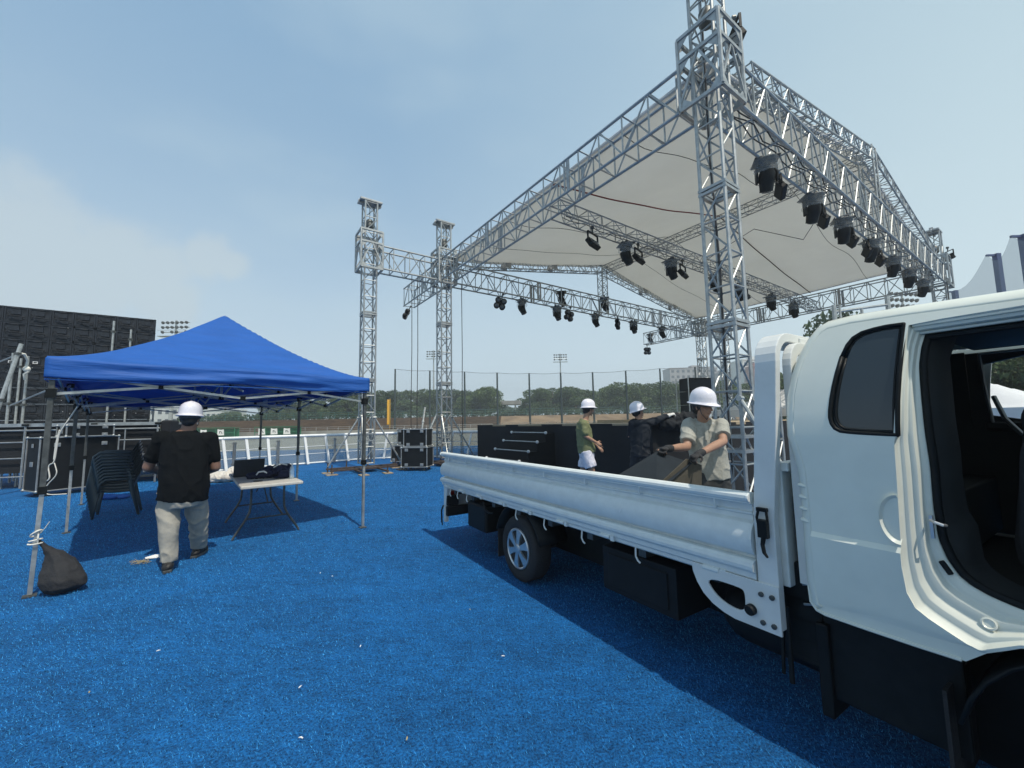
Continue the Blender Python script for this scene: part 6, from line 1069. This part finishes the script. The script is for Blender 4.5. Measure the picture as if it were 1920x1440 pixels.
def guard(x, r_, a0, a1, nm): 
    b = MB(); k = 14; b.loft([[Vector((x+(r_+d)*math.cos(R(lerp(a0, a1, i/k))), y, .31+(r_+d)*math.sin(R(lerp(a0, a1, i/k))))) for (y, d) in ((.02, 0), (.34, 0), (.34, .012), (.02, .012))] for i in range(k+1)]); b.build(nm, 'black', truck, True)
guard(-3.36, .38, 15, 165, 'rear_mudguard'); guard(.0, .47, 10, 168, 'front_wheel_arch')
b = MB(); b.box((-3.76, .2, .27), (.012, .3, .30)); b.build('mud_flap', 'rubber', truck); b = MB(); b.box((-.50, .2, .32), (.012, .34, .36)); b.build('mud_flap', 'rubber', truck)
b = MB(); b.box((-.68, .13, .43), (.44, .03, .38)); b.box((-.9, .24, .36), (.05, .3, .40)); b.box((.05, .42, .45), (1.0, .03, .50)); b.build('under_cab_shade_plate', 'black', truck, bevel=.008)  # black plates added to darken the shaded space beneath the cab
b = MB(); b.box((-2.3, .48, .42), (2.6, .03, .34)); b.build('under_bed_shade_plate', 'black', truck)  # added black plate, stands in for deep shade under the bed
b = MB(); b.box((-1.95, .24, .44), (.62, .34, .30)); b.box((-1.95, .065, .44), (.50, .012, .22)); b.build('battery_box', 'bped', truck, bevel=.012)
b = MB(); b.cap((-1.32, .30, .40), (-.72, .30, .40), .15, .15, 16); b.build('fuel_tank', 'bped', truck, True); [MB().tube(pq, qq, rq, 8).build('hanging_pipe', 'black', truck) for pq, qq, rq in (((-1.02, .05, .60), (-1.02, .05, .26), .012), ((-1.05, .07, .60), (-1.06, .06, .28), .009))]
b = MB(); b.box((-1.0, .32, .58), (.20, .42, .44)); [b.box((-1.0, .12, .72-.09*i), (.17, .02, .03)) for i in range(5)]; b.box((-.95, .5, .86), (.14, .7, .5)); b.build('air_intake', 'black', truck, bevel=.01)
b = MB(); [b.tube((-.965, .10, .98-.09*i), (-.93, .10, .99-.09*i), .006, 6) for i in range(5)]; b.build('intake_clip', 'alud', truck)
def wheel(x, y, out, rim='rim'):
    wv = bpy.data.objects.new('wheel', None); COL.objects.link(wv); wv.parent = truck; wv.location = (x, y, .30); wv.empty_display_size = .1; s = out; b = MB(); b.lathe([(.185, -.085), (.20, -.095), (.255, -.098), (.285, -.088), (.298, -.070), (.300, .070), (.287, .088), (.257, .098), (.20, .095), (.185, .085)], 40, (0, .098*(-s), 0), (0, s, 0)); b.build('tyre', 'rubber', wv, True)
    b = MB()
    for k in range(44): a = 2*math.pi*k/44; 
    b.lathe([(.19, -.06), (.186, -.02), (.170, -.012), (.160, -.035), (.03, -.045), (.02, -.045)], 32, (0, .0, 0), (0, s, 0)); b.build('rim', 'black', wv, True)
    b = MB(); b.lathe([(.190, -.012), (.187, -.001), (.178, .004), (.166, -.004), (.166, -.016)], 36, (0, 0, 0), (0, s, 0), False)
    for k in range(6):
        a = 2*math.pi*k/6+.35; c, d = Vector((math.cos(a), 0, math.sin(a))), Vector((-math.sin(a), 0, math.cos(a))); o_ = Vector((0, s, 0))
        b.loft([[c*.035-d*.022+o_*-.02, c*.035+d*.022+o_*-.02, c*.035+d*.020+o_*.004, c*.035-d*.020+o_*.004], [c*.11-d*.030+o_*-.02, c*.11+d*.030+o_*-.02, c*.11+d*.027+o_*.004, c*.11-d*.027+o_*.004], [c*.172-d*.046+o_*-.025, c*.172+d*.046+o_*-.025, c*.172+d*.044+o_*-.002, c*.172-d*.044+o_*-.002]])
    b.lathe([(.052, -.02), (.050, .006), (.038, .012), (.010, .013)], 24, (0, 0, 0), (0, s, 0)); b.build('wheel_cover', 'hub', wv, auto=True)
wheel(-3.36, -.02+.05, -1); wheel(.0, .06, -1); wheel(-3.36, W-.05, 1); wheel(.0, W-.06, 1)
# white marquee and parts seen behind the cab
def marquee(px, ytop, dp, lb, hs=2.2, col='white'):
    p = at(px, ytop, dp); t = thing('marquee', lb, 'canopy tent', (p.x, dp, 0), .4, 'white marquees behind the truck'); b = MB(); n = 16; vs = []; ez = p.z-.95*hs/2.2
    for j in range(n+1):
        for i in range(n+1): u, v_ = (i/n-.5)*2, (j/n-.5)*2; g = 1-max(abs(u), abs(v_)); vs.append((u*hs, v_*hs, ez+.95*hs/2.2*g**1.5))
    b.add(vs, [(j*(n+1)+i, j*(n+1)+i+1, (j+1)*(n+1)+i+1, (j+1)*(n+1)+i) for j in range(n) for i in range(n)]); b.build('roof_cloth', col, t, True); b = MB()
    for sx in (-1, 1): b.box((0, sx*hs, ez-.14), (hs*2, .01, .28)); b.box((sx*hs, 0, ez-.14), (.01, hs*2, .28))
    b.build('valance', col, t)
    for sx in (-1, 1):
        for sy in (-1, 1): b = MB(); b.box((sx*hs*.98, sy*hs*.98, ez/2), (.05, .05, ez)); b.build('leg', 'alud', t)
marquee(1838, 712, 7.2, 'white marquee seen through the far cab window', 1.2); marquee(1480, 722, 16, 'white marquee seen between guard frame and cab')
ps = at(1563, 572, 9.5); t = thing('pipe_railing', 'grey pipe railing standing just above the cab roof line', 'railing', (ps.x, 9.5, 0)); pe = at(1663, 555, 9.8); b = MB(); d = Vector((pe.x-ps.x, .3, 0)); b.tube((0, 0, 0), (0, 0, ps.z), .045, 8); b.tube((.14, 0, 0), (.14, 0, ps.z), .025, 8); b.tube(d, d+Vector((0, 0, pe.z)), .05, 8); b.tube((0, 0, ps.z-.17), d+Vector((0, 0, pe.z-.22)), .03, 8); b.tube(d*.5, d*.5+Vector((0, 0, (ps.z+pe.z)/2-.2)), .03, 8); b.build('tube', 'steel', t)
q = at(1345, 706, 20.0); t = thing('speaker_tower', 'black speaker stack on scaffold behind the nearest roof tower', 'speaker stack', (q.x-.8, 20.5, 0), .2)
for k in range(5): b = MB(); b.box((0, 0, q.z-.35-.68*k), (1.5, .8, .64)); b.build('cabinet', 'black', t, bevel=.02); g_ = MB(); g_.box((0, -.41, q.z-.35-.68*k), (1.36, .02, .52)); g_.build('grille', 'panel', t)
b = MB(); [b.tube((x, y, 0), (x, y, q.z), .03, 6) for x in (-.85, .85) for y in (-.5, .5)]; b.build('scaffold', 'steel', t)

# ---- air: one closed box of thin haze
m = bpy.data.materials.new('thin_haze'); m.use_nodes = True; t = m.node_tree; t.nodes.remove(t.nodes['Principled BSDF']); v = t.nodes.new('ShaderNodeVolumePrincipled'); v.inputs['Color'].default_value = (.86, .93, 1, 1); v.inputs['Density'].default_value = .0017; v.inputs['Anisotropy'].default_value = .2
t.links.new(v.outputs[0], t.nodes['Material Output'].inputs['Volume'])
b = MB(); b.box((0, 240, 22), (1400, 700, 50)); o = b.build('haze', m); tag(o, kind='stuff')
